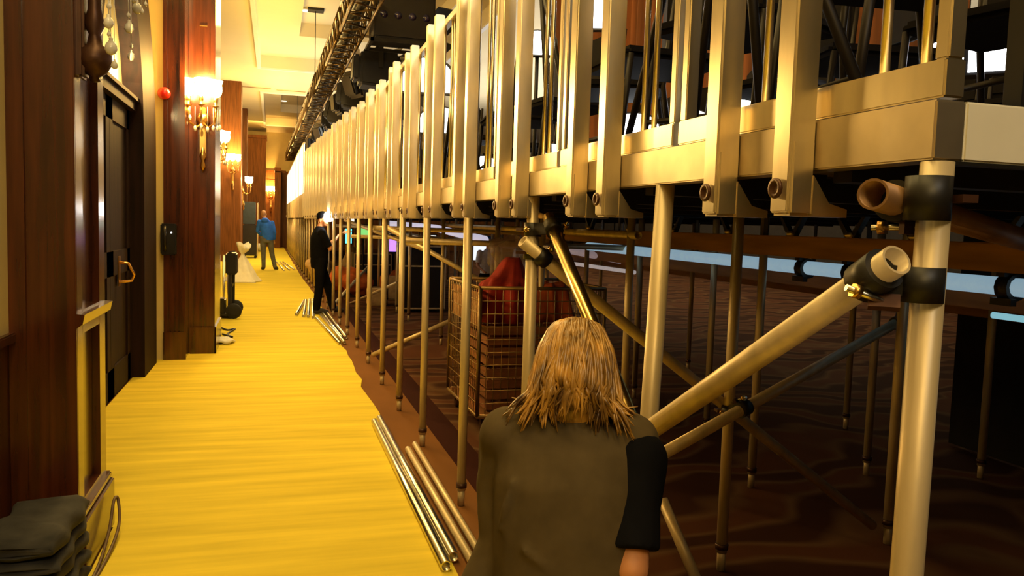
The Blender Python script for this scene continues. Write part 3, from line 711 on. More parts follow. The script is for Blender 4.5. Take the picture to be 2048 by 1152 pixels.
def hair_long(o, P):
    rnd = random.Random(11); b = MB()
    b.ball(P(0, -.018, .025), (.080, .098, .090), 20)
    b.ball(P(0, -.045, -.06), (.070, .055, .085), 16)
    crown = P(.012, -.045, .112)
    def spl(pts, per=3):
        q = []
        for i in range(len(pts) - 1):
            p0, p1, p2, p3 = pts[max(i - 1, 0)], pts[i], pts[i + 1], pts[min(i + 2, len(pts) - 1)]
            for u in [w / per for w in range(per)]:
                q.append(.5 * ((2 * p1) + (p2 - p0) * u + (2 * p0 - 5 * p1 + 4 * p2 - p3) * u * u + (3 * p1 - p0 - 3 * p2 + p3) * u ** 3))
        return q + [pts[-1]]
    j = lambda w: V((rnd.uniform(-w, w), rnd.uniform(-w, w), rnd.uniform(-w, w)))
    # messy locks: each lock is a clump of thin strands that share a sweep
    for k in range(74):
        a = -PI * (k % 56 + rnd.uniform(-.6, .6)) / 56 if k < 56 else rnd.uniform(.1, PI - .1)
        layer = (k % 3) / 2.
        L = (rnd.uniform(-.115, -.075) - .028 * abs(math.cos(a))) if a < 0 else rnd.uniform(-.13, -.095)
        if layer == 0: L = L * .85
        sw = rnd.uniform(-.030, .030) + .004 * math.cos(a); fl = (rnd.uniform(.86, 1.0) + (.16 if rnd.random() < .14 else 0)) if a < 0 else .92
        wob = rnd.uniform(-.016, .016)
        twist = rnd.uniform(-.35, .35)
        for h in range(9):
            aa = a + rnd.uniform(-.10, .10); ca, sa = math.cos(aa), math.sin(aa); c2, s2 = math.cos(aa + twist), math.sin(aa + twist)
            R0 = .98 + .05 * (1 - layer) + rnd.uniform(-.03, .03)
            pts = [crown + V((ca * .012, sa * .012, rnd.uniform(-.003, .003))), P(ca * .055 * R0, -.02 + sa * .07 * R0, .103) + j(.003), P(c2 * .083 * R0, -.02 + s2 * .103 * R0, .035) + j(.004),
                   P(c2 * .087 * R0 + sw * .3, -.025 + s2 * .10 * R0, -.045) + V((wob, 0, 0)) + j(.005)]
            if L < -.08: pts.append(P(c2 * .088 * fl + sw * .8, -.028 + s2 * .09, (L - .045) / 2) + j(.006))
            tip = P(c2 * (.080 + .02 * abs(c2)) * fl + sw * 1.5, -.03 + s2 * .075 * fl, L + rnd.uniform(-.02, .02)) + j(.008); pts.append(tip)
            q = spl(pts); n = len(q); w = rnd.uniform(.0022, .0046)
            b.path(q, [w * (1 if i < n - 3 else (n - i) / 4) for i in range(n)], 5)
    HAIR = mat('blond_hair', (.19, .078, .016), .36, var=.7, scale=(30, 30, 9), coat=.2, col2=(.60, .32, .06))
    b.build('hair', HAIR, o)
def woman():
    J = dict(head=(.0, .05, 1.165), neck=(0, .02, 1.085), face=(.05, .9, -.45), shL=(-.145, .0, 1.035), shR=(.125, -.01, 1.035),
             elL=(-.175, .17, .86), wrL=(-.03, .36, .93), elR=(.128, -.125, .80), wrR=(.105, .0, .60), hdL=(.5, .8, .1), hdR=(-.1, 1, -.3),
             hipL=(-.09, -.06, .50), hipR=(.09, -.06, .50), knL=(-.13, .14, .075), knR=(.13, .14, .075), anL=(-.12, -.30, .07), anR=(.12, -.30, .07), toL=(-.12, -.44, .05), toR=(.12, -.44, .05))
    torso = [(0, -.06, .44, .175, .125), (0, -.07, .55, .178, .128), (0, -.07, .70, .165, .115), (0, -.06, .85, .168, .11), (0, -.04, .96, .172, .108), (0, -.02, 1.03, .165, .095), (0, 0, 1.075, .11, .075), (0, .015, 1.105, .06, .055)]
    hips = [(0, -.06, .40, .14, .12), (0, -.06, .5, .165, .125), (0, -.06, .58, .15, .11)]
    def extra(b):
        b.path([(-.15, .0, 1.03), (-.168, .01, .92), (-.158, -.02, .8), (-.20, -.05, .66)], [.05, .048, .045, .06], 12)
        # cloth creases across the back
        for x0, z0, x1, z1, r, y in ((-.125, .97, -.15, .86, .010, -.118), (-.06, .62, .10, .70, .014, -.172), (-.13, .70, -.03, .62, .013, -.165), (-.10, .84, .02, .77, .009, -.160)):
            b.path([(x0, y, z0), ((x0 + x1) / 2, y - .006, (z0 + z1) / 2), (x1, y, z1)], [r * .5, r, r * .5], 8)
    o = person((.64, 1.63, 0), -math.radians(20.7), 'kneeling person with messy blond hair and dark t-shirt, back turned', J, .008, OLIVE, NAVY, SHOE, hair_long, .80, torso=torso, hips=hips, extra=extra)
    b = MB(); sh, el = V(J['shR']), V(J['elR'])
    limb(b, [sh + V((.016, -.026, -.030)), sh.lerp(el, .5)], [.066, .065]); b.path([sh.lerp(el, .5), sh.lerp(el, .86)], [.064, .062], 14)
    c = link('sleeve', blob(b, .008, 3), o); c.data.materials.append(NAVY); c['label'] = 'right sleeve with its shade painted near black'  # darker cover over the right sleeve, painting the shade on that arm
    return o
woman()
def far_man():
    J = dict(head=(-.09, .03, 1.63), neck=(-.06, 0, 1.50), shL=(-.21, 0, 1.40), shR=(.15, 0, 1.38), elL=(-.26, .05, 1.12), wrL=(-.14, .2, .98), elR=(.22, -.03, 1.10), wrR=(.21, .06, .87),
             hipL=(-.10, 0, .90), hipR=(.09, 0, .90), knL=(-.09, .03, .48), knR=(.15, .04, .48), anL=(-.08, -.02, .08), anR=(.24, -.02, .08), toL=(-.12, .14, .04), toR=(.30, .13, .04))
    torso = [(.02, 0, .86, .17, .12), (.02, 0, .98, .175, .125), (0, 0, 1.15, .185, .125), (-.02, 0, 1.32, .195, .12), (-.03, 0, 1.41, .16, .10), (-.05, -.02, 1.47, .10, .09), (-.06, -.01, 1.52, .07, .065)]
    hips = [(0, 0, .80, .15, .12), (0, 0, .9, .165, .12), (0, 0, 1., .16, .11)]
    def ex(b): b.ball((-.05, -.09, 1.45), (.11, .06, .07), 12)
    person((-.20, 24.5, .008), 0, 'man in a blue hooded top and grey jeans standing far down the corridor', J, .014, BLUE, JEANS, SHOE, None, 1.9, torso=torso, hips=hips, extra=ex, skin=mat('skin_far', (.62, .32, .14), .55))
far_man()
def worker():
    J = dict(head=(.0, .05, 1.52), neck=(0, .01, 1.40), face=(.75, .6, -.05), shL=(-.17, .02, 1.31), shR=(.17, 0, 1.31), elL=(-.19, .20, 1.12), wrL=(-.08, .40, 1.30), elR=(.2, .12, 1.06), wrR=(.06, .30, 1.27), hdL=(.3, .8, .4), hdR=(0, .8, .5),
             hipL=(-.09, 0, .86), hipR=(.09, 0, .86), knL=(-.10, .16, .47), knR=(.11, -.02, .46), anL=(-.11, .26, .08), anR=(.10, -.06, .08), toL=(-.12, .40, .04), toR=(.11, .10, .04))
    torso = [(0, 0, .80, .165, .13), (0, 0, .95, .17, .14), (0, .0, 1.1, .18, .145), (0, .0, 1.22, .19, .14), (0, 0, 1.31, .16, .11), (0, 0, 1.37, .09, .08), (0, .01, 1.41, .06, .06)]
    hips = [(0, 0, .74, .15, .13), (0, 0, .86, .165, .14), (0, 0, .95, .16, .13)]
    def hat(o, P):
        b = MB().ball(P(0, -.012, .045), (.084, .10, .085), 14); b.build('hair', NAVY, o)
    person((.70, 13.15, .0), -math.radians(80), 'worker in black clothes reaching up to a pole, lit headlamp on', J, .012, NAVY, NAVY, SHOE, hat, .9, torso=torso, hips=hips)
    c = V((.70, 13.15, 0)) + Matrix.Rotation(-math.radians(80), 3, 'Z') @ V((.10, .13, 1.57))
    t = thing('headlamp', 'dazzling white headlamp worn on the worker\'s forehead', 'headlamp', c)
    MB().ball((0, 0, 0), .085, 14).build('lens', glow('headlamp_glow', (1, .97, .9), 60), t)  # lens drawn oversized, its size stands in for the glare
    MB().lathe([(.075, 0), (.075, .04), (.06, .05)], (-.03, .05, 0), 14, (-.5, .8, 0)).build('housing', BLKM, t)
worker()
def tiny_person():
    c = at(975, 560, Y=12.5)
    J = dict(head=(.0, .0, 1.58), neck=(0, 0, 1.45), face=(0, -1, -.2), shL=(-.18, 0, 1.36), shR=(.18, 0, 1.36), elL=(-.24, -.05, 1.1), wrL=(-.16, -.22, 1.0), elR=(.24, -.05, 1.1), wrR=(.16, -.22, 1.0),
             hipL=(-.09, 0, .88), hipR=(.09, 0, .88), knL=(-.10, -.03, .48), knR=(.1, -.03, .48), anL=(-.1, 0, .08), anR=(.1, 0, .08), toL=(-.1, -.14, .04), toR=(.1, -.14, .04))
    torso = [(0, 0, .85, .16, .11), (0, 0, 1.1, .17, .12), (0, 0, 1.28, .19, .12), (0, 0, 1.37, .14, .1), (0, 0, 1.45, .06, .06)]
    hips = [(0, 0, .78, .15, .12), (0, 0, .95, .16, .12)]
    def cap(o, P):
        MB().ball((0, .0, 1.63), (.09, .11, .08), 10).box(-.07, .07, -.2, -.06, 1.6, 1.615).build('cap', BLUE, o)
    sc = .62
    person((c.x, c.y, 0), 0, 'small distant person in white shirt and blue cap beneath the stage', J, .02, mat('white_shirt', (.75, .75, .75), .8), NAVY, SHOE, cap, .8, torso=torso, hips=hips, scale=.78)
    single(MB().box(c.x - .25, c.x + .12, c.y + .5, c.y + .53, .92, 1.25).box(c.x - .2, c.x - .15, c.y + .5, c.y + .53, 0, .92), 'doorway_glow', glow('doorway_light', (.75, .8, .85), 1.2), 'small glowing panel standing for the lit doorway behind the distant person in blue cap', 'panel', (c.x, c.y + .5, 0))  # glowing panel stands in for the light of a distant doorway
tiny_person()

# ================================================================ LOOSE THINGS
def cloth_lump(name, label, cat, base, size, m, seed, vox=.02, n=14, group=None):
    r = random.Random(seed); b = MB()
    for k in range(n):
        a = r.uniform(0, 2 * PI); q = math.sqrt(r.random()) * .62
        h = r.uniform(.2, .8) * (1 - q * .4)
        b.ball((size[0] * q * math.cos(a), size[1] * q * math.sin(a), size[2] * h * .6 + .02), (size[0] * r.uniform(.25, .5), size[1] * r.uniform(.25, .5), size[2] * r.uniform(.15, .4)), 10, Euler((r.uniform(-.3, .3), r.uniform(-.3, .3), r.uniform(0, 3))))
    me = blob(b, vox, 5); z0 = min(v.co.z for v in me.vertices)
    for v in me.vertices: v.co.z -= z0
    me.materials.append(m); o = link(name, me, None, base); return tag(o, label, cat, group)
# folded black drape by the near pilaster
def drape_pile():
    DR = mat('black_drape', (.030, .028, .025), .95, var=.5, scale=(9, 9, 30), bump=.3)
    z = .003
    for k in range(6):
        r = random.Random(40 + k); h = (.064, .068, .058, .064, .054, .075)[k]; b = MB()
        n, mseg = 22, 16; rows = []
        hx, hy = .132 + r.uniform(-.012, .004), .25 + r.uniform(-.02, .01)
        for i in range(n):
            v = -1 + 2 * i / (n - 1); row = []
            for q in range(mseg):
                a = 2 * PI * q / mseg; c, s_ = math.cos(a), math.sin(a)
                sx = math.copysign(abs(c) ** .45, c); sz = math.copysign(abs(s_) ** .55, s_)
                end = (1 - abs(v) ** 6) ** .5 if abs(v) < 1 else .02
                hump = (.05 if k == 5 else .02) * (1 - (sx * .5) ** 2) * (1 if sz > 0 else 0)
                row.append(b.b.verts.new((sx * hx + .008 * math.sin(v * 7 + k + sz), v * hy + .012 * math.sin(sx * 4 + k), max(0, h / 2 + sz * h / 2 * (.25 + .75 * end) + (hump * .25 + .007 * math.sin(v * 9 + sx * 3 + k)) * max(0, sz)))))
            rows.append(row)
        for A, B in zip(rows, rows[1:]):
            for q in range(mseg): b.face([A[q], A[(q + 1) % mseg], B[(q + 1) % mseg], B[q]]).smooth = True
        b.face(rows[0][::-1]); b.face(rows[-1])
        o = b.build('folded_drape', DR); o.location = (-.815, 3.18, z); o.rotation_euler = (0, 0, r.uniform(-.03, .03)); z += h + .002
        tag(o, (('lowest', 'second lowest', 'third lowest', 'third from top', 'second from top', 'topmost')[k] + ' folded black drape in the pile by the near pilaster'), 'drape', 'pile of folded black drapes')
drape_pile()
# cable loop by near pilaster base
p = [at(222, 1050, Z=.2), at(229, 1075, Z=.15), at(222, 1110, Z=.09), at(190, 1155, Z=.02), at(165, 1190, Z=.02)]
def curve_pts(p, n=6):
    q = []
    for i in range(len(p) - 1):
        p0, p1, p2, p3 = p[max(i - 1, 0)], p[i], p[i + 1], p[min(i + 2, len(p) - 1)]
        for k in range(n):
            u = k / n; q.append(.5 * ((2 * p1) + (p2 - p0) * u + (2 * p0 - 5 * p1 + 4 * p2 - p3) * u * u + (3 * p1 - p0 - 3 * p2 + p3) * u ** 3))
    return q + [p[-1]]
p = [V((-.70, 3.4, .015)), V((-.70, 3.66, .02)), V((-.702, 3.88, .08)), V((-.704, 4.0, .17)), V((-.695, 4.05, .16)), V((-.675, 3.95, .07)), V((-.68, 3.7, .02)), V((-.695, 3.35, .015))]
single(MB().path(curve_pts(p), .007, 8), 'cable', mat('brown_cable', (.10, .055, .02), .6), 'loop of brown cable leaning on the near pilaster base', 'cable', (-.69, 3.8, 0))
# cables, rags by the second pilaster
single(MB().path(curve_pts([at(442, 655, Z=.02), at(455, 660, Z=.02), at(470, 658, Z=.02), at(455, 668, Z=.02), at(465, 674, Z=.02), at(445, 668, Z=.02)]), .012, 6), 'cable', BLK, 'black cable coiled on the carpet past the lit pilaster', 'cable', at(455, 664, Z=0))
single(MB().path(curve_pts([at(322, 712, Z=.02), at(335, 704, Z=.03), at(345, 712, Z=.02), at(352, 716, Z=.02)]), .012, 6), 'cable', mat('grey_cable', (.25, .22, .18), .6), 'short grey cable at the foot of the telephone pilaster', 'cable', at(335, 712, Z=0))
RAG = mat('white_rag', (.72, .70, .62), .9, var=.15)
cloth_lump('rag', 'crumpled white rag at the foot of the lit pilaster', 'rag', at(441, 687, Z=.008), (.16, .2, .09), RAG, 5, .012)
cloth_lump('cloth_bag', 'white cloth heap far off behind the man in blue', 'bag', at(516, 503, Z=.008), (.36, .4, .42), RAG, 8, .03)
# hand truck with a white bag tied to it
def hand_truck():
    x, y = -.62, 12.5
    t = thing('hand_truck', 'dark two-wheeled hand truck standing by the left wall', 'hand truck', (x, y, .008))
    part(MB().bar((x + .0, y, .12), (x + .0, y + .05, 1.0), .05, .05).bar((x + .03, y + .4, .12), (x + .03, y + .42, 1.0), .05, .05).bar((x + .02, y, .95), (x + .02, y + .42, .95), .05, .05).bar((x + .02, y, .5), (x + .02, y + .42, .5), .04, .04), 'frame', BLKM, t)
    part(MB().box(x - .06, x + .10, y - .03, y + .46, .66, .98, .02), 'upper_box', BLKM, t)
    part(MB().box(x - .22, x + .03, y - .02, y + .44, .05, .08), 'toe_plate', BLKM, t)
    for yy in (y - .06, y + .5): part(MB().lathe([(.03, -.025), (.1, -.03), (.115, 0), (.1, .03), (.03, .025)], (x + .06, yy, .125), 16, (0, 1, 0)), 'wheel', RUBB, t)
    part(MB().box(x - .2, x - .06, y, y + .3, .08, .3, .02), 'carried_box', BLKM, t)
    BAG = mat('white_bag', (.85, .82, .72), .8, var=.08)
    b = MB(); c = at(481, 553, Z=.01); r = random.Random(2)
    # bell shaped hanging bag on the floor, tied neck above
    pr = [(.40, 0), (.38, .03), (.30, .14), (.20, .33), (.11, .5), (.04, .62), (.035, .66), (.075, .70), (.12, .78), (.15, .88), (.10, .84), (0, .76)]
    b.lathe(pr, (0, 0, 0), 20)
    for v in b.b.verts:
        a = math.atan2(v.co.y, v.co.x); kk = 1 + .20 * math.sin(5 * a + v.co.z * 3) + .08 * math.sin(11 * a); v.co.x *= kk; v.co.y *= kk; v.co.x += .12 * max(0, v.co.z - .66)
        v.co.z += (.06 * math.sin(2 * a) if v.co.z > .7 else 0)
    o = b.build('white_bag', BAG); o.location = (-.70, 19.8, .009); tag(o, 'white cloth bag tied at the neck behind the hand truck', 'bag')
    k = 0
    for dx, dy in ((-.02, .7), (-.10, .85), (.03, 1.0)):
        single(MB().path([(x + dx - .1, y + dy, .01), (x + dx - .12, y + dy + .3, .9)], .02, 8), 'pale_pole', ALU, ('nearest', 'middle', 'farthest')[k] + ' pale pole leaning behind the hand truck', 'pole', (x + dx - .1, y + dy, 0), 'pale poles behind the hand truck'); k += 1
hand_truck()
# tall black speaker stack far left
t = thing('equipment_cabinet', 'tall dark equipment cabinet standing far down the left wall', 'cabinet', (-.86, 31.5, .008))
MB().box(-.25, .24, 0, .6, .1, 1.25, .02).build('lower_case', BLKM, t); MB().box(-.25, .2, .02, .58, 1.26, 2.1, .02).build('upper_case', mat('navy_case', (.015, .03, .05), .5), t)
MB().box(.26, .29, 0, .03, .1, 2.1).box(.26, .29, .57, .6, .1, 2.1).box(.26, .29, 0, .6, 2.07, 2.1).box(.2, .29, .27, .3, 1.2, 1.22).build('rail', GALV, t)
for a, b_ in ((-.2, .06), (.2, .06), (-.2, .54), (.2, .54)): MB().tube((a, b_ - .02, .05), (a, b_ + .02, .05), .05, 12).build('caster', RUBB, t)
# far railings blown out by light: added sheets, the glare put in as glow
def far_glare():
    SW = glow('glare_white', (1, .95, .82), 1.6); LOWG = mat('glare_panel_gold', (.75, .62, .38), .5, .2, var=.1)
    for k in range(6):
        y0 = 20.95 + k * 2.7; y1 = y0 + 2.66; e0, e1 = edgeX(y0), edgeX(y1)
        t = thing('glare_panel', ordn(k + 1) + ' added panel glowing white as glare beyond the far end of the railings', 'panel', (e0, y0, 1.56), math.atan2(e0 - e1, y1 - y0), 'glare panels at the far stage edge')
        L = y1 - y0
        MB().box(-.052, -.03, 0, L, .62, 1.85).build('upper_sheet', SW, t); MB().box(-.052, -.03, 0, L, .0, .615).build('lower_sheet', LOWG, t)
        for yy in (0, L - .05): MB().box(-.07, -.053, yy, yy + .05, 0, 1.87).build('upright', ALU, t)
        MB().box(-.07, -.02, 0, L, 1.851, 1.89).build('top_rail', ALU, t)
far_glare()
# roll cage with crates
def roll_cage():
    x0, x1, y0, y1, z0, z1 = 1.40, 2.35, 5.45, 6.45, .14, 1.06
    t = thing('roll_cage', 'wire mesh roll cage on castors under the stage', 'cage', ((x0 + x1) / 2, (y0 + y1) / 2, 0))
    WIRE = mat('cage_wire', (.36, .25, .12), .4, .8)
    def panel(a, b, along):
        mb = MB(); a, b = V(a), V(b); d = (b - a); n = int(d.length / .055)
        for i in range(n + 1):
            p_ = a + d * i / n; mb.tube(p_ + V((0, 0, z0)), p_ + V((0, 0, z1)), .0028, 5)
        k = int((z1 - z0) / .085)
        for j in range(k + 1):
            zz = z0 + (z1 - z0) * j / k; mb.tube(a + V((0, 0, zz)), b + V((0, 0, zz)), .0035, 5)
        for zz in (z0, z1): mb.tube(a + V((0, 0, zz)), b + V((0, 0, zz)), .013, 8)
        for p_ in (a, b): mb.tube(p_ + V((0, 0, z0)), p_ + V((0, 0, z1)), .014, 8)
        return mb
    for nm, a, b in (('front_panel', (x0, y0, 0), (x1, y0, 0)), ('back_panel', (x0, y1, 0), (x1, y1, 0)), ('side_panel', (x0, y0, 0), (x0, y1, 0)), ('side_panel', (x1, y0, 0), (x1, y1, 0))):
        part(panel(a, b, 0), nm, WIRE, t)
    part(MB().box(x0, x1, y0, y1, .12, .15), 'base', WOODB, t)
    part(MB().box(x0 + .012, x0 + .016, y0 + .05, y1 - .05, .78, 1.02), 'name_board', WOODB, t)
    for a in (x0 + .07, x1 - .07):
        for b in (y0 + .07, y1 - .07): part(MB().lathe([(.02, -.02), (.055, -.02), (.055, .02), (.02, .02)], (a, b, .056), 14, (1, 0, 0)).box(a - .03, a + .03, b - .02, b + .02, .06, .125), 'castor', BRONZ, t)
    CR = mat('crate_wood', (.24, .085, .03), .7, var=.4, scale=(3, 3, 20))
    k = 0
    for zz, hh in ((.155, .32), (.48, .30)):
        t2 = thing('slatted_crate', ('lower', 'upper')[k] + ' slatted wooden crate inside the wire roll cage', 'crate', (x0 + .08, y0 + .06, zz), 0, 'crates in the roll cage')
        n = 4; sh = hh / n
        for j in range(n):
            MB().box(0, .80, 0, .015, j * sh + .012, (j + 1) * sh - .008).box(0, .80, .80, .815, j * sh + .012, (j + 1) * sh - .008).box(0, .015, .015, .8, j * sh + .012, (j + 1) * sh - .008).box(.785, .8, .015, .8, j * sh + .012, (j + 1) * sh - .008).build('slat_course', CR, t2)
        for a in (.016, .76):
            for b in (.016, .775): MB().box(a, a + .024, b, b + .024, 0, hh).build('corner_post', CR, t2)
        MB().box(.016, .784, .016, .80, .0, .012).build('bottom_board', CR, t2); k += 1
    RED = mat('red_fabric', (.40, .028, .015), .8, var=.35, bump=.1)
    def drape(name, label, base, R, H, m, seed, lean):
        r = random.Random(seed); b = MB(); seg = 56; rows = []; ph = [r.uniform(0, 6) for _ in range(4)]
        for i in range(15):
            u = i / 14; rr = R * u ** .5 if i else .012; z = H * (1 - u ** 1.7) ** .75 + (.05 * math.sin(u * 7 + seed) if 0 < i < 13 else 0); row = []
            for k in range(seg):
                a = 2 * PI * k / seg
                f = 1 + u * (.16 * math.sin(5 * a + ph[0] + u) + .13 * math.sin(9 * a + ph[1] - u * 2) + .06 * math.sin(17 * a + ph[2]))
                row.append(b.b.verts.new((rr * f * math.cos(a) + lean[0] * (1 - u), rr * f * math.sin(a) + lean[1] * (1 - u), max(0, z + .03 * u * math.sin(3 * a + ph[3])) * (1 if i < 14 else 0))))
            rows.append(row)
        for A, B in zip(rows, rows[1:]):
            for k in range(seg): b.face([A[k], A[(k + 1) % seg], B[(k + 1) % seg], B[k]]).smooth = True
        b.face(rows[0]); b.face(rows[-1]); o = b.build(name, m); o.location = base; tag(o, label, 'cloth')
    drape('red_cloth', 'red cloth bundle heaped on top of the crates in the cage', (1.66, 5.84, .785), .21, .46, RED, 21, (.10, .04))
    drape('orange_cloth', 'orange red cloth bundle at the right of the cage top', (2.06, 5.86, .785), .20, .30, mat('orange_fabric', (.38, .07, .015), .8, var=.3), 23, (-.03, 0))
    PL = mat('clear_plastic', (.55, .42, .32), .25, var=.3, scale=(6, 6, 6), trans=.6, alpha=.45)
    cloth_lump('plastic_sack', 'hazy clear plastic sack resting on the red cloth bundles', 'sack', (1.82, 6.1, 1.06), (.30, .28, .42), PL, 24, .016)
roll_cage()
# cases and bundles deeper under the stage
def cases():
    def case(label, c, sx, sy, sz, m=BLKM):
        t = thing('flight_case', label, 'case', c, 0, 'cases under the stage')
        MB().box(-sx / 2, sx / 2, 0, sy, .06, sz, .01).build('body', m, t)
        for x in (-sx / 2, sx / 2):
            for y in (0, sy): MB().box(x - .012, x + .012, y - .012, y + .012, .06, sz).build('corner_edging', GALV, t)
        for z in (.07, sz * .7, sz): MB().box(-sx / 2, sx / 2, -.012, -.001, z - .012, z + .012).build('cross_edging', GALV, t)
        for x in (-sx / 2 + .08, sx / 2 - .08):
            for y in (.08, sy - .08): MB().tube((x, y - .02, .03), (x, y + .02, .03), .03, 10).build('castor', RUBB, t)
    case('tall black flight case under the stage beyond the fifth edge pole', at(846, 625, Z=0), .72, .7, 1.12)
    case('dark blue flight case farther under the stage, left', at(745, 580, Z=0), .8, .7, .8, mat('case_blue', (.012, .014, .03), .5))
    OR = mat('orange_bundle', (.55, .12, .02), .8, var=.35)
    cloth_lump('orange_bundle', 'orange fabric bundle behind the worker, left of the blue case', 'bundle', at(705, 592, Z=0), (.55, .4, .72), OR, 31, .03)
    cloth_lump('orange_bundle', 'orange fabric bundle on the floor right of the blue case', 'bundle', at(790, 590, Z=0), (.4, .35, .6), OR, 32, .03)
    cloth_lump('white_bundle', 'pale cloth bundle among poles behind the orange bundle', 'bundle', at(715, 560, Z=0), (.5, .5, 1.0), mat('pale_cloth', (.5, .38, .25), .9), 33, .03)
    for i, (px, py) in enumerate(((755, 600), (790, 588))):
        p = at(px, py + 12, Z=0); w = .16
        t = thing('carton', ('small pale carton on the floor by a brace tube', 'small upright pale carton deeper under the stage')[i], 'carton', p)
        MB().box(-w, w, 0, .4, 0, .45 if i else .3, .015).build('box', mat('carton', (.55, .36, .14), .8), t); MB().box(-w * .9, w * .9, .19, .21, .45 if i else .3, .455 if i else .305).build('tape', CREAM, t)
    cloth_lump('pale_sack', 'pale sack far off among the stage poles beyond the worker', 'sack', (1.05, 19.2, 0), (.4, .6, .85), mat('pale_sack', (.55, .36, .18), .9), 37, .03)
    # coloured monitors at the far side
    for i, (px, py, w, h, col, s, lab) in enumerate(((697, 472, .13, .30, (.1, .75, .85), 2.2, 'small cyan lit monitor far under the stage'), (727, 463, .22, .26, (.25, .75, .2), 1.0, 'small green lit monitor far under the stage'), (787, 491, .35, .28, (.45, .2, .9), 1.8, 'purple lit monitor under the middle of the stage'), (786, 460, .26, .2, (1, .92, .8), 2.2, 'small white lit monitor above the purple one'), (838, 503, .26, .16, (1, .3, .15), 1.2, 'orange red lit monitor beside the purple one'), (865, 477, .18, .16, (1, .95, .9), 2.0, 'small white lit monitor beside the eighth pole gap'), (700, 437, .22, .16, (1, .85, .6), 1.8, 'warm white lit monitor near the worker\'s hands'))):
        p = at(px, py, Y=16.9 + .75 * i); t = thing('monitor', lab, 'monitor', (p.x, p.y, 0), 0, 'lit monitors under the stage')
        MB().box(-w / 2, w / 2, -.012, -.008, p.z - h / 2, p.z + h / 2).build('screen', glow('monitor_%d' % i, col, s), t)
        MB().box(-w / 2 - .03, w / 2 + .03, -.007, .03, p.z - h / 2 - .03, p.z + h / 2 + .03).build('case', BLKM, t)
        MB().tube((0, .01, 0.012), (0, .01, p.z - h / 2), .02, 8).lathe([(.18, 0), (.18, .012), (0, .02)], (0, .01, 0), 14).build('stand', BLK, t)
cases()

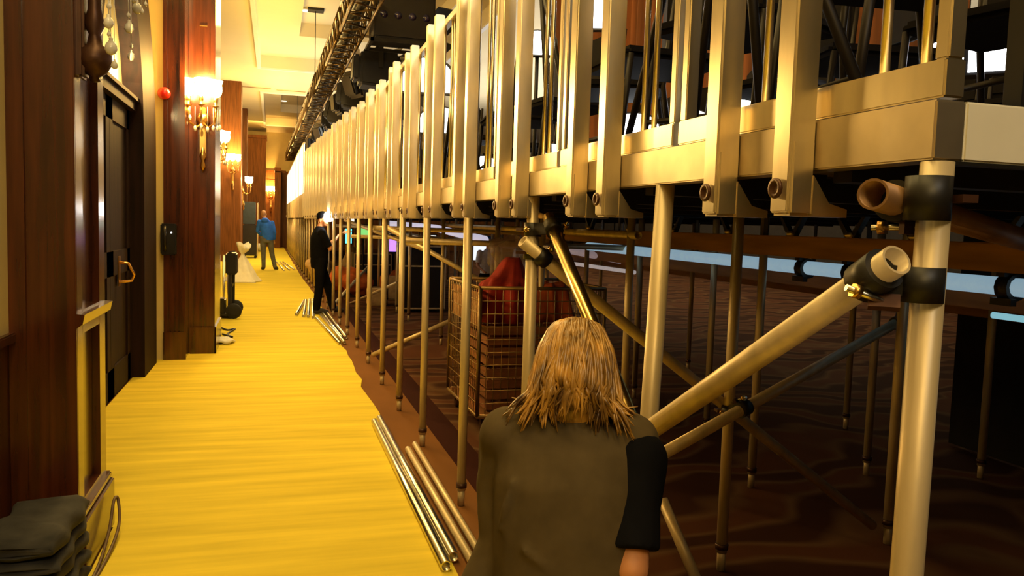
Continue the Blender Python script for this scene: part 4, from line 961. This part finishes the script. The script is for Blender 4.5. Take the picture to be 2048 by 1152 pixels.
# ================================================================ ON THE STAGE
def on_stage():
    z = 1.703
    FR = mat('dark_tube', (.018, .014, .012), .45, .3, spec=.3); SEAT = mat('black_seat', (.008, .006, .006), .85, spec=.15)
    proto = thing('stacking_chair', 'x', 'chair', (0, 0, 0), 0, 'black chairs crowded on the stage')
    MB().box(-.22, .22, -.22, .22, .43, .47, .015).build('seat', SEAT, proto)
    MB().box(-.21, .21, .215, .245, .55, .86, .012).build('backrest', SEAT, proto)
    for sx in (-1, 1):
        MB().path([(.21 * sx, -.24, 0), (.21 * sx, -.2, .44)], .012, 8).build('leg', FR, proto)
        MB().path([(.21 * sx, .28, 0), (.21 * sx, .21, .44), (.21 * sx, .25, .86)], .012, 8).build('leg', FR, proto)
    MB().tube((-.21, -.23, .15), (.21, -.23, .15), .009, 6).build('stretcher', FR, proto); MB().tube((-.21, .26, .2), (.21, .26, .2), .009, 6).build('stretcher', FR, proto)
    spots = [(1268, 258, 4.2, .13), (1512, 200, 4.0, .12), (1750, 143, 3.4, .14), (1912, 112, 3.2, .12), (2022, 92, 3.0, .14), (1075, 85, 5.6, .13), (1182, 22, 5.2, .17), (967, 330, 7.0, .12), (1106, 298, 6., .06), (1385, 240, 4.6, .09), (1668, 90, 4.0, .05), (880, 240, 8., .2), (850, 150, 9, .3)]
    SP = []
    for px, py, dist, w in spots: SP.append(EYE + (RX * (px - 1024) + DN * (py - 576) + FW * FL) * (dist / FL))
    r = random.Random(9); first = True
    for row, x in enumerate((1.5, 2.15, 2.8, 3.45)):
        c = 0
        for i in range(11 if row < 2 else 8):
            y = 1.7 + i * .62 + row * .25; xx = x + r.uniform(-.06, .06); rz = PI / 2 + r.uniform(-.5, .5) + PI
            if y > 9 or y < 1.5 or any(math.hypot(q.x - xx, q.y - y) < .36 for q in SP): continue
            c += 1; lab = '%s black chair from the near end in row %s behind the railing' % (ordn(c), ('one', 'two', 'three', 'four')[row])
            if first:
                proto.location = (xx, y, z); proto.rotation_euler = (0, 0, rz); proto['label'] = lab; first = False
            else: dup(proto, (xx, y, z), rz, lab)
    # loose dark bars leaning over the chairs
    for i in range(14):
        x = 1.16 + .02 * (i % 3); y = 1.35 + i * .42
        single(MB().tube((x, y, z), (x - .02, y + .55 - .37 * (i % 4), z + .95), .013, 8), 'leaning_bar', FR, ordn(i + 1) + ' dark bar leaning between railing and chairs, from the near end', 'bar', (x, y, z), 'bars leaning by the railing')
    # added glowing panels standing for the bright gaps glimpsed through the railings
    rank = sorted(range(len(spots)), key=lambda q: -spots[q][0])
    for i, (px, py, dist, w) in enumerate(spots):
        d = (RX * (px - 1024) + DN * (py - 576) + FW * FL); p = EYE + d * (dist / FL)
        t = thing('gap_glow', (ordn(rank.index(i) + 1) + ' added white glowing panel behind the railing, counting from the right'), 'gap_glow', (p.x, p.y, z), math.atan2(-p.x, p.y) , 'glowing panels behind the railing')
        hz = p.z - z; w *= .78
        n = 10; pts = [(-w * 1.25, 0, hz - w * .8), (w * 1.25, 0, hz - w * .8)] + [(w * 1.25 * math.cos(PI * q / n), 0, hz + w * .1 + w * .7 * math.sin(PI * q / n)) for q in range(n + 1)]
        MB().prism(pts, (0, .004, 0)).build('lens', LENSW, t)
        MB().prism([(a * 1.12, .006, hz + (c - hz) * 1.12) for a, b, c in pts], (0, .06, 0)).build('housing', BLKM, t)
        MB().tube((0, .04, 0), (0, .04, max(.02, hz - w * .6)), .014, 8).lathe([(.12, 0), (.12, .012), (0, .02)], (0, .04, 0), 12).build('stand', BLK, t)
    # brown curtain at the back of the platform
    CUR = mat('brown_curtain', (.17, .055, .016), .85, var=.4, scale=(9, 9, .8), bump=.2)
    for j, (ya, yb, lab) in enumerate(((4.3, 8.6, 'brown hanging curtain behind the stage chairs, nearer half'), (8.7, 12.6, 'brown hanging curtain behind the stage chairs, farther half'))):
        mb = MB(); n = 90; rows = []
        for zz in (z + .01, 3.4, 5.6):
            rows.append([mb.b.verts.new((4.35 + .06 * math.sin(i * .9) + .03 * math.sin(i * .37), ya + (yb - ya) * i / n, zz)) for i in range(n + 1)])
        for A, B in zip(rows, rows[1:]):
            for i in range(n):
                f = mb.face([A[i], A[i + 1], B[i + 1], B[i]]); f.smooth = True
        o = single(mb, 'curtain', CUR, lab, 'curtain', (4.35, ya, z), 'brown curtains')
    t = thing('curtain_rail', 'dark pipe rail the brown curtains hang from', 'rail', (4.35, 4.2, z))
    MB().tube((0, 0, 3.93), (0, 8.5, 3.93), .03, 10).build('pipe', BLK, t)
    for y in (0, 4.45, 8.5): MB().tube((0, y, 0), (0, y, 3.93), .025, 8).build('upright', BLK, t)
    # black sheet added to stand for the dark of the hall, near side
    single(MB().box(4.75, 4.79, -2.5, 4.6, 0.02, 5.9), 'dark_hall_sheet', mat('dark_hall_sheet', (.012, .010, .009), .95), 'black sheet added for the dark of the hall beside the stage at right', 'backdrop', (5.2, 2, 0.02))
on_stage()

# ================================================================ LIGHT
def area(name, loc, rot, sx, sy, e, col):
    l = bpy.data.lights.new(name, 'AREA'); l.shape = 'RECTANGLE'; l.size = sx; l.size_y = sy; l.energy = e; l.color = col
    o = bpy.data.objects.new(name, l); C.objects.link(o); o.location = loc; o.rotation_euler = rot; return o
WARM = (1, .72, .26)
area('corridor_ceiling_light_near', (-.1, 3.5, 5.9), (0, 0, 0), .9, 9, 235, WARM)
area('corridor_ceiling_light_mid', (-.1, 15, 5.9), (0, 0, 0), .6, 10, 340, WARM)
area('corridor_ceiling_light_far', (-.1, 32, 5.9), (0, 0, 0), .6, 16, 480, WARM)
area('added_fill_behind', (-.3, -2.0, 4.2), (math.radians(58), 0, 0), 1.4, 1.2, 70, (1, .70, .28))  # unseen fill lamp behind the camera, raised to light the kneeling back
area('added_fill_behind_cool', (1.6, -1.6, 4.6), (math.radians(40), 0, 0), 1.0, 1.0, 30, (1, .90, .74))  # cooler fill added behind, brightens the beam end and corner pole
area('added_wall_fill', (-.60, 8.0, 2.2), (0, math.radians(-84), 0), .25, 9, 95, (1, .60, .17))  # fill added along the left wall for poles and rails, no fitting there
area('added_hall_fill', (9, 20, 3.2), (PI, 0, 0), 6, 18, 900, (1, .93, .82))  # upward fill added to whiten the hall ceiling
area('added_ceiling_fill', (.2, 20, 5.3), (PI, 0, 0), .5, 26, 240, (1, .66, .14))  # upward fill added to turn the corridor ceiling yellow
area('added_far_white', (3.2, 27, 3.9), (0, math.radians(80), 0), 1.5, 10, 420, (1, .95, .8))  # unseen lamp added to whiten the far stage edge
area('added_end_fill', (-.6, 40, 5.8), (math.radians(50), 0, 0), 1.6, .6, 110, (1, .55, .12))  # extra warm fill added to brighten the end wall
l = bpy.data.lights.new('arch_light', 'POINT'); l.energy = 45; l.color = (1, .74, .32); l.shadow_soft_size = .05
o = bpy.data.objects.new('arch_light', l); C.objects.link(o); o.location = (-1.22, 7.5, 2.68)
w = bpy.data.worlds.new('world'); bpy.context.scene.world = w; w.use_nodes = True
w.node_tree.nodes['Background'].inputs[0].default_value = (.9, .75, .5, 1); w.node_tree.nodes['Background'].inputs[1].default_value = .02
bpy.context.scene.view_settings.view_transform = 'Standard'
bpy.context.scene.view_settings.exposure = 0.0
